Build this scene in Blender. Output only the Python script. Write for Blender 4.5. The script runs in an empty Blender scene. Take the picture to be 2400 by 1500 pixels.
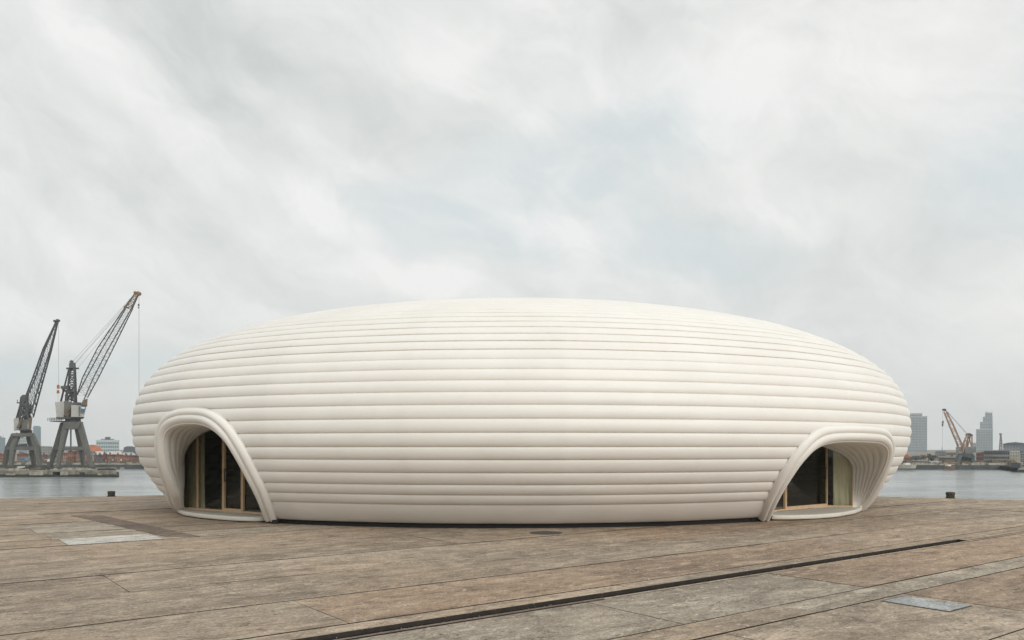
import bpy, bmesh, math, random
from mathutils import Vector, Matrix
random.seed(7)
rad = math.radians
scene = bpy.context.scene
COL = scene.collection

# ------------------------------------------------------------------ camera
F_PX, CX, HY, EYE = 1885.42, 1200.0, 1047.5, 1.9
cam_d = bpy.data.cameras.new('camera')
cam = bpy.data.objects.new('camera', cam_d); COL.objects.link(cam)
cam.location = (0, 0, EYE); cam.rotation_euler = (rad(90), 0, 0)
cam_d.sensor_width = 36; cam_d.lens = 36 * F_PX / 2400
cam_d.shift_y = (HY - 750) / 2400
cam_d.clip_end = 6000
scene.camera = cam

# ------------------------------------------------------------------ exposure
scene.view_settings.view_transform = 'Standard'
scene.view_settings.look = 'None'
scene.view_settings.gamma = 1
scene.view_settings.exposure = 0.6
scene.view_settings.use_curve_mapping = False
SKY_GAIN = 0.705            # radiance scale of the cloud layer

# ------------------------------------------------------------------ sun behind the clouds
SUN_EL, SUN_AZ = rad(25), rad(36)      # azimuth measured from -Y (behind camera) towards +X
sd = bpy.data.lights.new('sun', 'SUN'); sd.energy = 1.2; sd.angle = rad(34); sd.color = (1.0, 0.975, 0.93)
sun = bpy.data.objects.new('sun', sd); COL.objects.link(sun)
sdir = Vector((math.sin(SUN_AZ) * math.cos(SUN_EL), -math.cos(SUN_AZ) * math.cos(SUN_EL), math.sin(SUN_EL)))
sun.rotation_euler = sdir.to_track_quat('Z', 'Y').to_euler()

# ------------------------------------------------------------------ node helper
class NT:
    def __init__(s, tree): s.t = tree; s.n = tree.nodes; s.l = tree.links
    def new(s, typ, **kw):
        n = s.n.new(typ)
        for k, v in kw.items(): setattr(n, k, v)
        return n
    def set(s, sock, v):
        if isinstance(v, bpy.types.NodeSocket): s.l.new(v, sock)
        elif v is not None: sock.default_value = v
    def math(s, op, a, b=None, c=None, clamp=False):
        n = s.new('ShaderNodeMath', operation=op); n.use_clamp = clamp
        s.set(n.inputs[0], a)
        if b is not None: s.set(n.inputs[1], b)
        if c is not None: s.set(n.inputs[2], c)
        return n.outputs[0]
    def vmath(s, op, a, b=None, scale=None):
        n = s.new('ShaderNodeVectorMath', operation=op); s.set(n.inputs[0], a)
        if b is not None: s.set(n.inputs[1], b)
        if scale is not None: s.set(n.inputs['Scale'], scale)
        return n.outputs['Value'] if op in ('DISTANCE', 'DOT_PRODUCT', 'LENGTH') else n.outputs[0]
    def noise(s, vec, scale, detail=4, rough=.55, dist=0.0):
        n = s.new('ShaderNodeTexNoise'); s.set(n.inputs['Vector'], vec)
        n.inputs['Scale'].default_value = scale; n.inputs['Detail'].default_value = detail
        n.inputs['Roughness'].default_value = rough; n.inputs['Distortion'].default_value = dist
        return n.outputs['Fac'], n.outputs['Color']
    def rng(s, v, a, b, c=0.0, d=1.0, smooth=True):
        n = s.new('ShaderNodeMapRange'); n.interpolation_type = 'SMOOTHSTEP' if smooth else 'LINEAR'
        s.set(n.inputs['Value'], v)
        for k, x in zip(('From Min', 'From Max', 'To Min', 'To Max'), (a, b, c, d)): n.inputs[k].default_value = x
        return n.outputs['Result']
    def mix(s, f, a, b, typ='MIX'):
        n = s.new('ShaderNodeMix', data_type='RGBA', blend_type=typ)
        s.set(n.inputs[0], f)
        for i, v in ((6, a), (7, b)):
            if isinstance(v, tuple) and len(v) == 3: v = (*v, 1)
            s.set(n.inputs[i], v)
        return n.outputs[2]
    def mapping(s, vec, loc=(0, 0, 0), rot=(0, 0, 0), scale=(1, 1, 1)):
        n = s.new('ShaderNodeMapping'); s.set(n.inputs[0], vec)
        n.inputs['Location'].default_value = loc; n.inputs['Rotation'].default_value = rot; n.inputs['Scale'].default_value = scale
        return n.outputs[0]

# ------------------------------------------------------------------ world : overcast sky
w = bpy.data.worlds.new('World'); scene.world = w; w.use_nodes = True
T = NT(w.node_tree); T.n.clear()
out = T.new('ShaderNodeOutputWorld')
tc = T.new('ShaderNodeTexCoord').outputs['Generated']
sky = T.new('ShaderNodeTexSky', sky_type='NISHITA'); sky.sun_disc = False
sky.sun_elevation = SUN_EL; sky.sun_rotation = math.pi - SUN_AZ
sky.dust_density = 3
def sky_dir(px, py):
    v = Vector(((px - CX) / F_PX, 1, (HY - py) / F_PX)); v.normalize(); return tuple(v)
sep = T.new('ShaderNodeSeparateXYZ'); T.l.new(tc, sep.inputs[0])
# cloud coordinates: azimuth and elevation, stirred by noise so that every edge is ragged
_, wc = T.noise(tc, 2.6, 6, .62, .3)
warp = T.vmath('MULTIPLY', T.vmath('SUBTRACT', wc, (.5, .5, .5)), (.22, .15, .0))
ae = T.new('ShaderNodeCombineXYZ')
T.l.new(T.math('ARCTAN2', sep.outputs[0], sep.outputs[1]), ae.inputs[0]); T.l.new(sep.outputs[2], ae.inputs[1])
ae = T.vmath('ADD', ae.outputs[0], warp)
def tex_map(vec, c, ang, sc):
    n = T.new('ShaderNodeMapping', vector_type='TEXTURE'); T.set(n.inputs[0], vec)
    n.inputs['Location'].default_value = (*c, 0); n.inputs['Rotation'].default_value = (0, 0, rad(ang)); n.inputs['Scale'].default_value = (*sc, 1)
    return n.outputs[0]
def skyc(px, py):
    az = math.atan((px - CX) / F_PX); e = (HY - py) / F_PX
    return az, e / math.sqrt(1 + e * e + math.tan(az) ** 2)
left = T.rng(sep.outputs[0], -.35, .12, 1, 0)
st1, _ = T.noise(T.vmath('ADD', tex_map(ae, (0, 0), -36, (.34, .072)), T.vmath('SCALE', tc, scale=1.3)), 1.0, 7, .60, .5)
st2, _ = T.noise(T.vmath('ADD', tex_map(ae, (3, 1), -10, (.30, .12)), T.vmath('SCALE', tc, scale=1.3)), 1.0, 7, .60, .5)
st3, _ = T.noise(tex_map(ae, (5, 1), -22, (.13, .075)), 1.0, 6, .62, .7)
nz = T.math('ADD', T.math('MULTIPLY', T.math('SUBTRACT', st1, .5), T.math('MULTIPLY', left, .75)), T.math('MULTIPLY', T.math('SUBTRACT', st2, .5), T.math('SUBTRACT', 1.0, left)))
val = T.math('ADD', T.math('MULTIPLY', nz, 1.15), T.math('MULTIPLY', T.math('SUBTRACT', st3, .5), 1.15))
val = T.math('ADD', val, .60)
blobs = [(430, 50, 420, 170, -35, -.42), (720, 170, 330, 110, -25, -.30), (330, 450, 460, 80, -28, -.22), (60, 390, 220, 80, -30, -.18), (560, 560, 300, 70, -30, -.16), (40, 870, 240, 80, 0, -.30),
         (340, 190, 430, 80, -38, .33), (700, 240, 260, 70, -30, .28), (1020, 150, 150, 120, 0, .26), (1700, 250, 380, 90, -5, .18), (1930, 120, 460, 200, 20, .12), (790, 490, 190, 50, -30, .34),
         (1290, 550, 220, 55, -8, .26), (960, 655, 260, 60, -12, .30), (250, 600, 300, 50, -30, .16), (1900, 530, 230, 70, 0, .20), (2250, 200, 250, 200, 0, -.05), (1250, 180, 260, 160, 0, .04), (1500, 60, 200, 90, 0, -.14), (2150, 430, 300, 90, 0, -.12), (120, 740, 260, 60, -15, .18)]
for px, py, a, b_, ang, am in blobs:
    val = T.math('ADD', val, T.rng(T.vmath('LENGTH', tex_map(ae, skyc(px, py), ang, (a * 1.1 / F_PX, b_ * 1.1 / F_PX))), .1, 1, am * 1.2, 0.0))
blue = None
for px, py, a, b_, ang in [(1090, 520, 420, 130, -5), (1560, 570, 380, 110, -10), (1290, 420, 360, 120, -5), (420, 860, 300, 60, 0), (1500, 320, 340, 110, 0), (2350, 420, 220, 160, 0), (60, 860, 220, 60, 0)]:
    q = T.rng(T.vmath('LENGTH', tex_map(ae, skyc(px, py), ang, (a * 1.15 / F_PX, b_ * 1.15 / F_PX))), 0, 1, .75, 0.0)
    blue = q if blue is None else T.math('MAXIMUM', blue, q)
val = T.math('MINIMUM', T.math('MAXIMUM', val, 0.0), 1.0)
cloud = T.mix(val, (.615, .645, .632), (.895, .895, .875))
cloud = T.mix(T.math('MULTIPLY', blue, T.math('SUBTRACT', 1.25, val), clamp=True), cloud, (.630, .712, .738))
hz = T.rng(sep.outputs[2], .0, .15, .72, 0.0)                     # evens out towards the horizon
cloud = T.mix(hz, cloud, (.715, .742, .728))
zen = T.rng(sep.outputs[2], .45, 1.0, 1.0, 1.25)                  # an overcast sky is a little brighter overhead
cl = T.vmath('SCALE', cloud, scale=T.math('MULTIPLY', zen, SKY_GAIN))
bgc = T.new('ShaderNodeBackground'); T.l.new(cl, bgc.inputs[0]); bgc.inputs[1].default_value = 1.0
bgs = T.new('ShaderNodeBackground'); T.l.new(sky.outputs[0], bgs.inputs[0]); bgs.inputs[1].default_value = .05
ms = T.new('ShaderNodeMixShader'); ms.inputs[0].default_value = .06
T.l.new(bgc.outputs[0], ms.inputs[1]); T.l.new(bgs.outputs[0], ms.inputs[2]); T.l.new(ms.outputs[0], out.inputs[0])

# ------------------------------------------------------------------ materials
MATS = {}
def mat(name, col, rough=.7, var=.12, scale=3.0, metal=0.0, bump=0.0, spec=.5, col2=None, stretch=(1, 1, 1)):
    if name in MATS: return MATS[name]
    m = bpy.data.materials.new(name); m.use_nodes = True; N = NT(m.node_tree)
    b = N.n['Principled BSDF']
    pos = N.new('ShaderNodeNewGeometry').outputs['Position']
    v = N.mapping(pos, scale=stretch)
    f, _ = N.noise(v, scale, 5, .6)
    f2, _ = N.noise(v, scale * 6.3, 3, .6)
    f = N.math('ADD', N.math('MULTIPLY', f, .65), N.math('MULTIPLY', f2, .35))
    c1 = tuple(x * (1 - var) for x in col); c2 = col2 or tuple(min(1, x * (1 + var)) for x in col)
    N.l.new(N.mix(N.rng(f, .35, .65), c1, c2), b.inputs['Base Color'])
    b.inputs['Roughness'].default_value = rough; b.inputs['Metallic'].default_value = metal
    b.inputs['Specular IOR Level'].default_value = spec
    if bump:
        bn = N.new('ShaderNodeBump'); bn.inputs['Strength'].default_value = bump; bn.inputs['Distance'].default_value = .02
        N.l.new(f2, bn.inputs['Height']); N.l.new(bn.outputs[0], b.inputs['Normal'])
    MATS[name] = m; return m

def make_membrane(name='membrane', tone=1.0):
    m = bpy.data.materials.new(name); m.use_nodes = True; N = NT(m.node_tree); b = N.n['Principled BSDF']
    pos = N.new('ShaderNodeNewGeometry').outputs['Position']
    f, _ = N.noise(pos, .8, 4, .6); f2, _ = N.noise(pos, 7, 5, .65)
    f3, _ = N.noise(N.mapping(pos, scale=(1, 1, 5)), 2.2, 4, .6)
    c = N.mix(N.rng(f, .3, .7), (.732 * tone, .708 * tone, .660 * tone), (.765 * tone, .743 * tone, .698 * tone))
    c = N.mix(N.math('MULTIPLY', N.rng(f3, .55, .75), .13), c, (.63 * tone, .575 * tone, .48 * tone))
    N.l.new(c, b.inputs['Base Color'])
    b.inputs['Roughness'].default_value = .48
    b.inputs['Specular IOR Level'].default_value = .4
    b.inputs['Sheen Weight'].default_value = .1
    wv = N.new('ShaderNodeBump'); wv.inputs['Strength'].default_value = .18; wv.inputs['Distance'].default_value = .015
    h = N.math('ADD', N.math('MULTIPLY', f3, .8), N.math('MULTIPLY', f2, .25))
    N.l.new(h, wv.inputs['Height']); N.l.new(wv.outputs[0], b.inputs['Normal'])
    MATS[name] = m; return m
make_membrane()
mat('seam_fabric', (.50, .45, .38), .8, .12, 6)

def make_paving(name, ca, cb, cc, speck=1.0):
    m = bpy.data.materials.new(name); m.use_nodes = True; N = NT(m.node_tree); b = N.n['Principled BSDF']
    pos = N.new('ShaderNodeNewGeometry').outputs['Position']
    loc = N.mapping(pos, rot=(0, 0, rad(-37.3)))
    rnd = N.new('ShaderNodeObjectInfo').outputs['Random']
    streak = N.mapping(loc, scale=(.16, 1.0, 1))
    s1, _ = N.noise(streak, .9, 6, .62, .4)
    s2, _ = N.noise(N.mapping(loc, scale=(.3, 1.0, 1)), 3.4, 6, .66, .8)
    big, _ = N.noise(pos, .16, 3, .5, .3)
    med, _ = N.noise(pos, 1.7, 6, .68, .6)
    fine, _ = N.noise(pos, 26, 5, .75)
    grit, _ = N.noise(pos, 90, 3, .8)
    c = N.mix(N.rng(s1, .38, .64), ca, cb)
    c = N.mix(N.math('MULTIPLY', N.rng(big, .42, .58), .75), c, cc)
    c = N.mix(N.math('MULTIPLY', N.rng(s2, .53, .66), .75), c, tuple(min(1, x * 1.42) for x in cb))
    c = N.mix(N.math('MULTIPLY', N.rng(s2, .47, .34), .62), c, tuple(x * .62 for x in ca))
    c = N.mix(N.math('MULTIPLY', N.rng(med, .53, .70), .55), c, tuple(x * .60 for x in ca))
    c = N.mix(N.math('MULTIPLY', N.rng(med, .46, .32), .50), c, tuple(min(1, x * 1.3) for x in cc))
    # worn wandering hairlines and flaked spots
    wr, _ = N.noise(N.mapping(loc, scale=(.55, 1, 1)), 6.5, 4, .6, 2.2)
    worm = N.rng(N.math('ABSOLUTE', N.math('SUBTRACT', wr, .5)), 0.0, .030, 1.0, 0.0)
    worm = N.math('MULTIPLY', worm, N.rng(med, .40, .60, 0.1, .7))
    c = N.mix(N.math('MULTIPLY', worm, .75 * speck), c, tuple(x * .42 for x in ca))
    wr2, _ = N.noise(N.mapping(loc, loc=(7, 3, 0), scale=(.5, 1, 1)), 11, 4, .65, 1.8)
    flake = N.rng(wr2, .60, .68)
    c = N.mix(N.math('MULTIPLY', flake, .75 * speck), c, (.60, .53, .44))
    dark = N.rng(wr2, .40, .33)
    c = N.mix(N.math('MULTIPLY', dark, .8 * speck), c, tuple(x * .38 for x in ca))
    s4, _ = N.noise(N.mapping(loc, loc=(2, 9, 0), scale=(.55, 1, 1)), 4.6, 7, .72, 1.4)
    c = N.mix(N.math('MULTIPLY', N.rng(s4, .52, .64), .45), c, tuple(min(1, x * 1.35) for x in cb))
    c = N.mix(N.math('MULTIPLY', N.rng(s4, .47, .36), .55), c, tuple(x * .55 for x in ca))
    g = N.rng(fine, .32, .68, .62, 1.38, smooth=False)
    g = N.math('MULTIPLY', g, N.rng(grit, .3, .7, .80, 1.2, smooth=False))
    g = N.math('MULTIPLY', g, N.rng(rnd, 0, 1, .92, 1.08, smooth=False))
    c = N.vmath('SCALE', c, scale=g)
    N.l.new(c, b.inputs['Base Color'])
    b.inputs['Roughness'].default_value = .88; b.inputs['Specular IOR Level'].default_value = .25
    bn = N.new('ShaderNodeBump'); bn.inputs['Strength'].default_value = .55; bn.inputs['Distance'].default_value = .012
    hh = N.math('ADD', fine, N.math('MULTIPLY', med, 1.3)); hh = N.math('SUBTRACT', hh, N.math('MULTIPLY', worm, .35))
    N.l.new(hh, bn.inputs['Height']); N.l.new(bn.outputs[0], b.inputs['Normal'])
    MATS[name] = m; return m
make_paving('paving', (.240, .192, .145), (.365, .300, .230), (.355, .270, .192))
make_paving('paving_grey', (.250, .212, .165), (.365, .318, .255), (.32, .27, .21), 1.3)
make_paving('paving_rust', (.238, .175, .125), (.345, .262, .190), (.355, .255, .175))
make_paving('paving_pale', (.30, .26, .21), (.42, .37, .30), (.36, .31, .25), .9)
make_paving('paving_white', (.42, .40, .365), (.60, .59, .56), (.48, .45, .40), 1.0)
make_paving('plate_grey', (.24, .25, .25), (.34, .35, .345), (.32, .33, .33), 1.3)
make_paving('paving_dark', (.145, .118, .094), (.200, .162, .130), (.18, .13, .10), .7)

def make_water():
    m = bpy.data.materials.new('water'); m.use_nodes = True; N = NT(m.node_tree); b = N.n['Principled BSDF']
    pos = N.new('ShaderNodeNewGeometry').outputs['Position']
    a, _ = N.noise(N.mapping(pos, scale=(.45, 1, 1)), 1.1, 5, .6, .4)
    c, _ = N.noise(N.mapping(pos, rot=(0, 0, .3), scale=(.3, 1, 1)), .22, 4, .55)
    d, _ = N.noise(N.mapping(pos, scale=(.5, 1, 1)), .035, 4, .6)
    e, _ = N.noise(N.mapping(pos, scale=(.25, 1, 1)), .45, 6, .68, .5)
    f = N.math('ADD', N.math('MULTIPLY', d, .45), N.math('MULTIPLY', e, .55))
    N.l.new(N.mix(N.rng(f, .40, .60), (.165, .195, .195), (.345, .375, .365)), b.inputs['Base Color'])
    b.inputs['Roughness'].default_value = .16; b.inputs['IOR'].default_value = 1.33
    bn = N.new('ShaderNodeBump'); bn.inputs['Strength'].default_value = .75; bn.inputs['Distance'].default_value = .5
    N.l.new(N.math('ADD', N.math('MULTIPLY', a, .55), c), bn.inputs['Height']); N.l.new(bn.outputs[0], b.inputs['Normal'])
    MATS['water'] = m
make_water()

def make_glass():
    m = bpy.data.materials.new('door_glass'); m.use_nodes = True; N = NT(m.node_tree); N.n.clear()
    o = N.new('ShaderNodeOutputMaterial'); t = N.new('ShaderNodeBsdfTransparent'); t.inputs[0].default_value = (.86, .87, .77, 1)
    g = N.new('ShaderNodeBsdfGlossy'); g.inputs['Roughness'].default_value = .02; g.inputs[0].default_value = (.9, .95, .92, 1)
    fr = N.new('ShaderNodeFresnel'); fr.inputs[0].default_value = 1.42
    x = N.new('ShaderNodeMixShader'); N.l.new(N.math('MULTIPLY', fr.outputs[0], 1.25), x.inputs[0])
    N.l.new(t.outputs[0], x.inputs[1]); N.l.new(g.outputs[0], x.inputs[2]); N.l.new(x.outputs[0], o.inputs[0])
    MATS['door_glass'] = m
make_glass()

mat('timber', (.56, .39, .24), .55, .15, 8, stretch=(4, 4, .5))
mat('black_metal', (.02, .02, .02), .4, .1)
mat('shade_block_black', (.012, .012, .012), .95, .1)  # black of the painted under-edge shadow, the underside and the anchor blocks
mat('platform', (.62, .59, .52), .55, .06, 2)
mat('curtain', (.78, .74, .64), .9, .06, 3)
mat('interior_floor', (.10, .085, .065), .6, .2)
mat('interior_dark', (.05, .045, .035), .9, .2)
mat('rail_steel', (.022, .016, .012), .6, .4, 9)
mat('slot_dirt', (.030, .021, .014), .95, .3, 5)
mat('bollard_iron', (.045, .038, .028), .75, .45, 12, bump=.4)
mat('cover_iron', (.07, .065, .06), .6, .3, 10)
mat('crane_grey', (.098, .10, .088), .7, .2, .8)
mat('crane_pale', (.33, .325, .30), .65, .13, .9)
mat('crane_dark', (.055, .06, .055), .7, .25, .8)
mat('crane_lattice', (.045, .05, .047), .7, .2, 1)
mat('rust', (.22, .12, .05), .8, .35, 2)
mat('rust_brown', (.12, .09, .055), .8, .3, 2)
mat('orange_paint', (.38, .15, .06), .6, .2, 2)
mat('tan_steel', (.27, .165, .105), .7, .25, 2)
mat('green_steel', (.055, .085, .08), .7, .25, 1)
mat('blue_glass', (.03, .10, .17), .2, .2)
mat('rope', (.10, .10, .10), .8, .1)
mat('pier_concrete', (.155, .145, .115), .9, .45, .45, col2=(.27, .25, .19))
mat('pier_dark', (.022, .025, .022), .9, .4, 1)
mat('bank_wall', (.05, .06, .06), .9, .35, .3)
mat('land', (.17, .15, .12), .95, .3, .1)
mat('brick', (.27, .115, .075), .85, .22, .5, col2=(.36, .16, .10))
mat('brick_dark', (.16, .085, .065), .85, .3, .5)
mat('brick_brown', (.20, .12, .085), .85, .25, .5)
mat('slate', (.075, .085, .095), .8, .25, .4)
mat('white_roof', (.60, .60, .55), .7, .15, .4)
mat('grey_wall', (.22, .23, .22), .8, .2, .3)
mat('pale_wall', (.42, .39, .33), .8, .2, .3)
mat('terracotta', (.42, .16, .08), .8, .2, .4)
mat('tower_pale', (.40, .46, .46), .6, .06, .1)
mat('tower_glass', (.12, .19, .21), .3, .15, .15)
mat('tower_blue', (.10, .155, .20), .3, .15, .15)
mat('window_dark', (.035, .045, .05), .3, .3, .5)
mat('white_paint', (.62, .62, .60), .6, .1)
mat('yellow_paint', (.50, .36, .06), .6, .2)
mat('blue_paint', (.10, .20, .30), .6, .2)
mat('leaf', (.060, .075, .045), .9, .35, .6)
mat('bark', (.06, .05, .04), .9, .3)
mat('stone_rubble', (.30, .28, .23), .9, .4, 1)

# ------------------------------------------------------------------ object helpers
def tag(o, label=None, cat=None, group=None, kind=None):
    if label: o['label'] = label
    if cat: o['category'] = cat
    if group: o['group'] = group
    if kind: o['kind'] = kind
    return o
def empty(name, loc, label, cat, group=None):
    o = bpy.data.objects.new(name, None); COL.objects.link(o); o.location = loc
    o.empty_display_size = .3
    return tag(o, label, cat, group)
XF = None      # (x, y, angle): turns a far building so that its front squarely faces the quay
class MB:
    """collects geometry for ONE mesh object (world coordinates)"""
    def __init__(s): s.v = []; s.f = []
    def add(s, vs, fs):
        k = len(s.v); s.v += [tuple(p) for p in vs]; s.f += [tuple(i + k for i in f) for f in fs]
    def box(s, x0, x1, y0, y1, z0, z1):
        s.add([(x0, y0, z0), (x1, y0, z0), (x1, y1, z0), (x0, y1, z0), (x0, y0, z1), (x1, y0, z1), (x1, y1, z1), (x0, y1, z1)],
              [(3, 2, 1, 0), (4, 5, 6, 7), (0, 1, 5, 4), (1, 2, 6, 5), (2, 3, 7, 6), (3, 0, 4, 7)])
    def beam(s, a, b, w0, w1=None, h0=None, h1=None, n=4, up=(0, 1, 0)):
        a, b = Vector(a), Vector(b); w1 = w0 if w1 is None else w1
        h0 = w0 if h0 is None else h0; h1 = (w1 if h0 == w0 else h0) if h1 is None else h1
        d = (b - a).normalized(); u = Vector(up)
        if abs(d.dot(u)) > .95: u = Vector((1, 0, 0))
        x = d.cross(u).normalized(); y = x.cross(d).normalized(); vs = []
        for p, wd, hd in ((a, w0, h0), (b, w1, h1)):
            for i in range(n):
                t = 2 * math.pi * (i + .5) / n; k = 1 / math.cos(math.pi / n) if n == 4 else 1
                vs.append(p + x * (wd / 2 * k * math.cos(t)) + y * (hd / 2 * k * math.sin(t)))
        fs = [(i, (i + 1) % n, n + (i + 1) % n, n + i) for i in range(n)] + [tuple(range(n))[::-1], tuple(range(n, 2 * n))]
        s.add(vs, fs)
    def cyl(s, c, r, z0, z1, n=20, r1=None):
        r1 = r if r1 is None else r1; vs = []
        for z, q in ((z0, r), (z1, r1)):
            vs += [(c[0] + q * math.cos(2 * math.pi * i / n), c[1] + q * math.sin(2 * math.pi * i / n), z) for i in range(n)]
        s.add(vs, [(i, (i + 1) % n, n + (i + 1) % n, n + i) for i in range(n)] + [tuple(range(n))[::-1], tuple(range(n, 2 * n))])
    def prism(s, front, back):
        n = len(front)
        s.add(list(front) + list(back), [tuple(range(n)), tuple(range(n, 2 * n))[::-1]] + [((i + 1) % n, i, n + i, n + (i + 1) % n) for i in range(n)])
    def tube(s, pts, r, n=8):
        P = [Vector(p) for p in pts]; k = len(s.v)
        for i, p in enumerate(P):
            d = (P[min(i + 1, len(P) - 1)] - P[max(i - 1, 0)]).normalized(); u = Vector((0, 0, 1)) if abs(d.z) < .9 else Vector((1, 0, 0))
            x = d.cross(u).normalized(); y = x.cross(d)
            for j in range(n):
                t = 2 * math.pi * j / n; s.v.append(tuple(p + x * r * math.cos(t) + y * r * math.sin(t)))
        for i in range(len(P) - 1):
            for j in range(n): s.f.append((k + i * n + j, k + i * n + (j + 1) % n, k + (i + 1) * n + (j + 1) % n, k + (i + 1) * n + j))
    def build(s, name, m, parent=None, smooth=False, fix=True):
        if XF:
            xc, yc, th = XF; c_, s__ = math.cos(th), math.sin(th)
            s.v = [(xc + (x - xc) * c_ * c_ + (y - yc) * s__, yc - (x - xc) * c_ * s__ + (y - yc) * c_, z) for x, y, z in s.v]
        me = bpy.data.meshes.new(name); me.from_pydata(s.v, [], s.f)
        me.materials.append(MATS[m] if isinstance(m, str) else m)
        if fix:
            bm = bmesh.new(); bm.from_mesh(me); bmesh.ops.recalc_face_normals(bm, faces=bm.faces); bm.to_mesh(me); bm.free()
        if smooth: me.shade_smooth()
        o = bpy.data.objects.new(name, me); COL.objects.link(o)
        if parent is not None:
            o.parent = parent
            L = parent.location.copy(); q = parent.parent
            while q is not None: L += q.location; q = q.parent
            o.location = -L
        return o
def W(px, py, D, e=0.0):
    d = D + e; return Vector(((px - CX) / F_PX * d, d, EYE + (HY - py) / F_PX * d))
def WX(px, D): return (px - CX) / F_PX * D
def WZ(py, D): return EYE + (HY - py) / F_PX * D

# ================================================================== SETTING
WATER_Z = -5.0
b = MB(); b.box(-1250, 1250, -400, 1600, WATER_Z - .5, WATER_Z)
tag(b.build('water', 'water'), 'calm grey green harbour water between the quay and the far bank', kind='structure')

# quay: corner behind the pavilion
CORN = Vector((.4, 37.9)); LD = Vector((-5.1, -2.2)).normalized(); RD = Vector((4.2, -2.15)).normalized()
A_ = CORN + LD * 130; B_ = CORN + RD * 130
quay_poly = [(A_.x, A_.y), (CORN.x, CORN.y), (B_.x, B_.y), (B_.x, -120), (A_.x, -120)]
b = MB(); b.prism([(x, y, -.09) for x, y in quay_poly], [(x, y, WATER_Z - .6) for x, y in quay_poly])
quay = tag(b.build('quay', 'slot_dirt'), 'wide weathered brown concrete quay paved in long strips', kind='structure')

U = Vector((.7955, .606)); V = Vector((-.606, .7955))
def clip(poly, a, n):
    o = []
    for i in range(len(poly)):
        p, q = poly[i], poly[(i + 1) % len(poly)]; dp, dq = (p - a).dot(n), (q - a).dot(n)
        if dp <= 0: o.append(p)
        if (dp < 0 < dq) or (dq < 0 < dp): o.append(p + (q - p) * (dp / (dp - dq)))
    return o
nL = Vector((LD.y, -LD.x)); nL = nL if nL.y > 0 else -nL
nR = Vector((RD.y, -RD.x)); nR = nR if nR.y > 0 else -nR
plines = [-34 + 1.9 * i for i in range(18)] + [.2, 1.75, 3.45, 5.22, 5.74, 7.29, 7.39]
plines2 = [7.60, 7.95, 9.56, 11.4, 13.15, 15.2, 17.55, 18.87, 20.25, 21.55, 22.9, 24.5]
while plines2[-1] < 60: plines2.append(plines2[-1] + random.uniform(1.5, 2.0))
strips = list(zip(plines[:-1], plines[1:])) + list(zip(plines2[:-1], plines2[1:]))
rnd = random.Random(11)
slabs = []
FIX = {5.74: [-14.5, -7.2, -1.0, 3.1, 6.7, 10.4, 14.6, 19.2], 3.45: [-8, -2.2, 1.6, 6.7, 10.35, 15.5, 21], 1.75: [-6, -.5, 4.6, 8.4, 13.5, 20], 11.4: [-11, -4.4, 2.4, 7.0, 12.6, 18.5],
       13.15: [-12, -5.5, 1.0, 8.7, 14, 21], 17.55: [-14, -8, -3, 2.6, 4.35, 9.5, 15], 18.87: [-15, -9, -2.5, 2.5, 4.3, 11, 17], 20.25: [-16, -8, -3, 2.4, 4.2, 10.2, 17], 21.55: [-15, -7, -1.5, 2.3, 4.1, 12]}
for p0, p1 in strips:
    q = -70 + rnd.uniform(0, 6); qs = [q]
    key = min(FIX, key=lambda k: abs(k - p0)); fx = FIX[key] if abs(key - p0) < .02 else None
    while q < 75:
        step = rnd.uniform(8.0, 17)
        if fx and q + step > fx[0] - 2 and q < fx[-1]:
            qs += fx; q = fx[-1]; continue
        q += step; qs.append(q)
    if abs(p0 - 7.39) < .001: continue
    for q0, q1 in zip(qs[:-1], qs[1:]): slabs.append((p0, p1, q0, q1))
qq = 17.3
while qq < 70: q1 = qq + rnd.uniform(5, 8); slabs.append((7.39, 7.60, qq, q1)); qq = q1     # slot filled in past the end of the rail
def slab_geo(p0, p1, q0, q1):
    g = .0035; gp_ = .015 if p0 < 12 else .024; r = rnd
    def jit(a, bb, k):
        return [a + (bb - a) * i / k for i in range(k)]
    kq = max(2, min(8, int((q1 - q0) / .8))); kp = 1 if p1 - p0 < .8 else 2; P = []
    P += [(x, p0 + gp_ + r.uniform(-.004, .006)) for x in jit(q0 + g, q1 - g, kq)]
    P += [(q1 - g + r.uniform(-.006, .004), y) for y in jit(p0 + gp_, p1 - gp_, kp)]
    P += [(x, p1 - gp_ + r.uniform(-.006, .004)) for x in jit(q1 - g, q0 + g, kq)]
    P += [(q0 + g + r.uniform(-.004, .006), y) for y in jit(p1 - gp_, p0 + gp_, kp)]
    P = [U * x + V * y for x, y in P]
    P = clip(P, CORN, nL); P = clip(P, CORN, nR) if len(P) > 2 else P
    return P
far_mb = MB(); cand = []
for s_ in slabs:
    P = slab_geo(*s_)
    if len(P) < 3: continue
    c = sum(P, Vector((0, 0))) / len(P)
    if c.length > 110: continue
    vis = any(p.y > 3 and abs(p.x) / max(p.y, .1) < .68 for p in P)
    cand.append((0 if vis else 1, c.length, s_, P))
cand.sort(key=lambda t: t[:2])
nvis = 0
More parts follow.
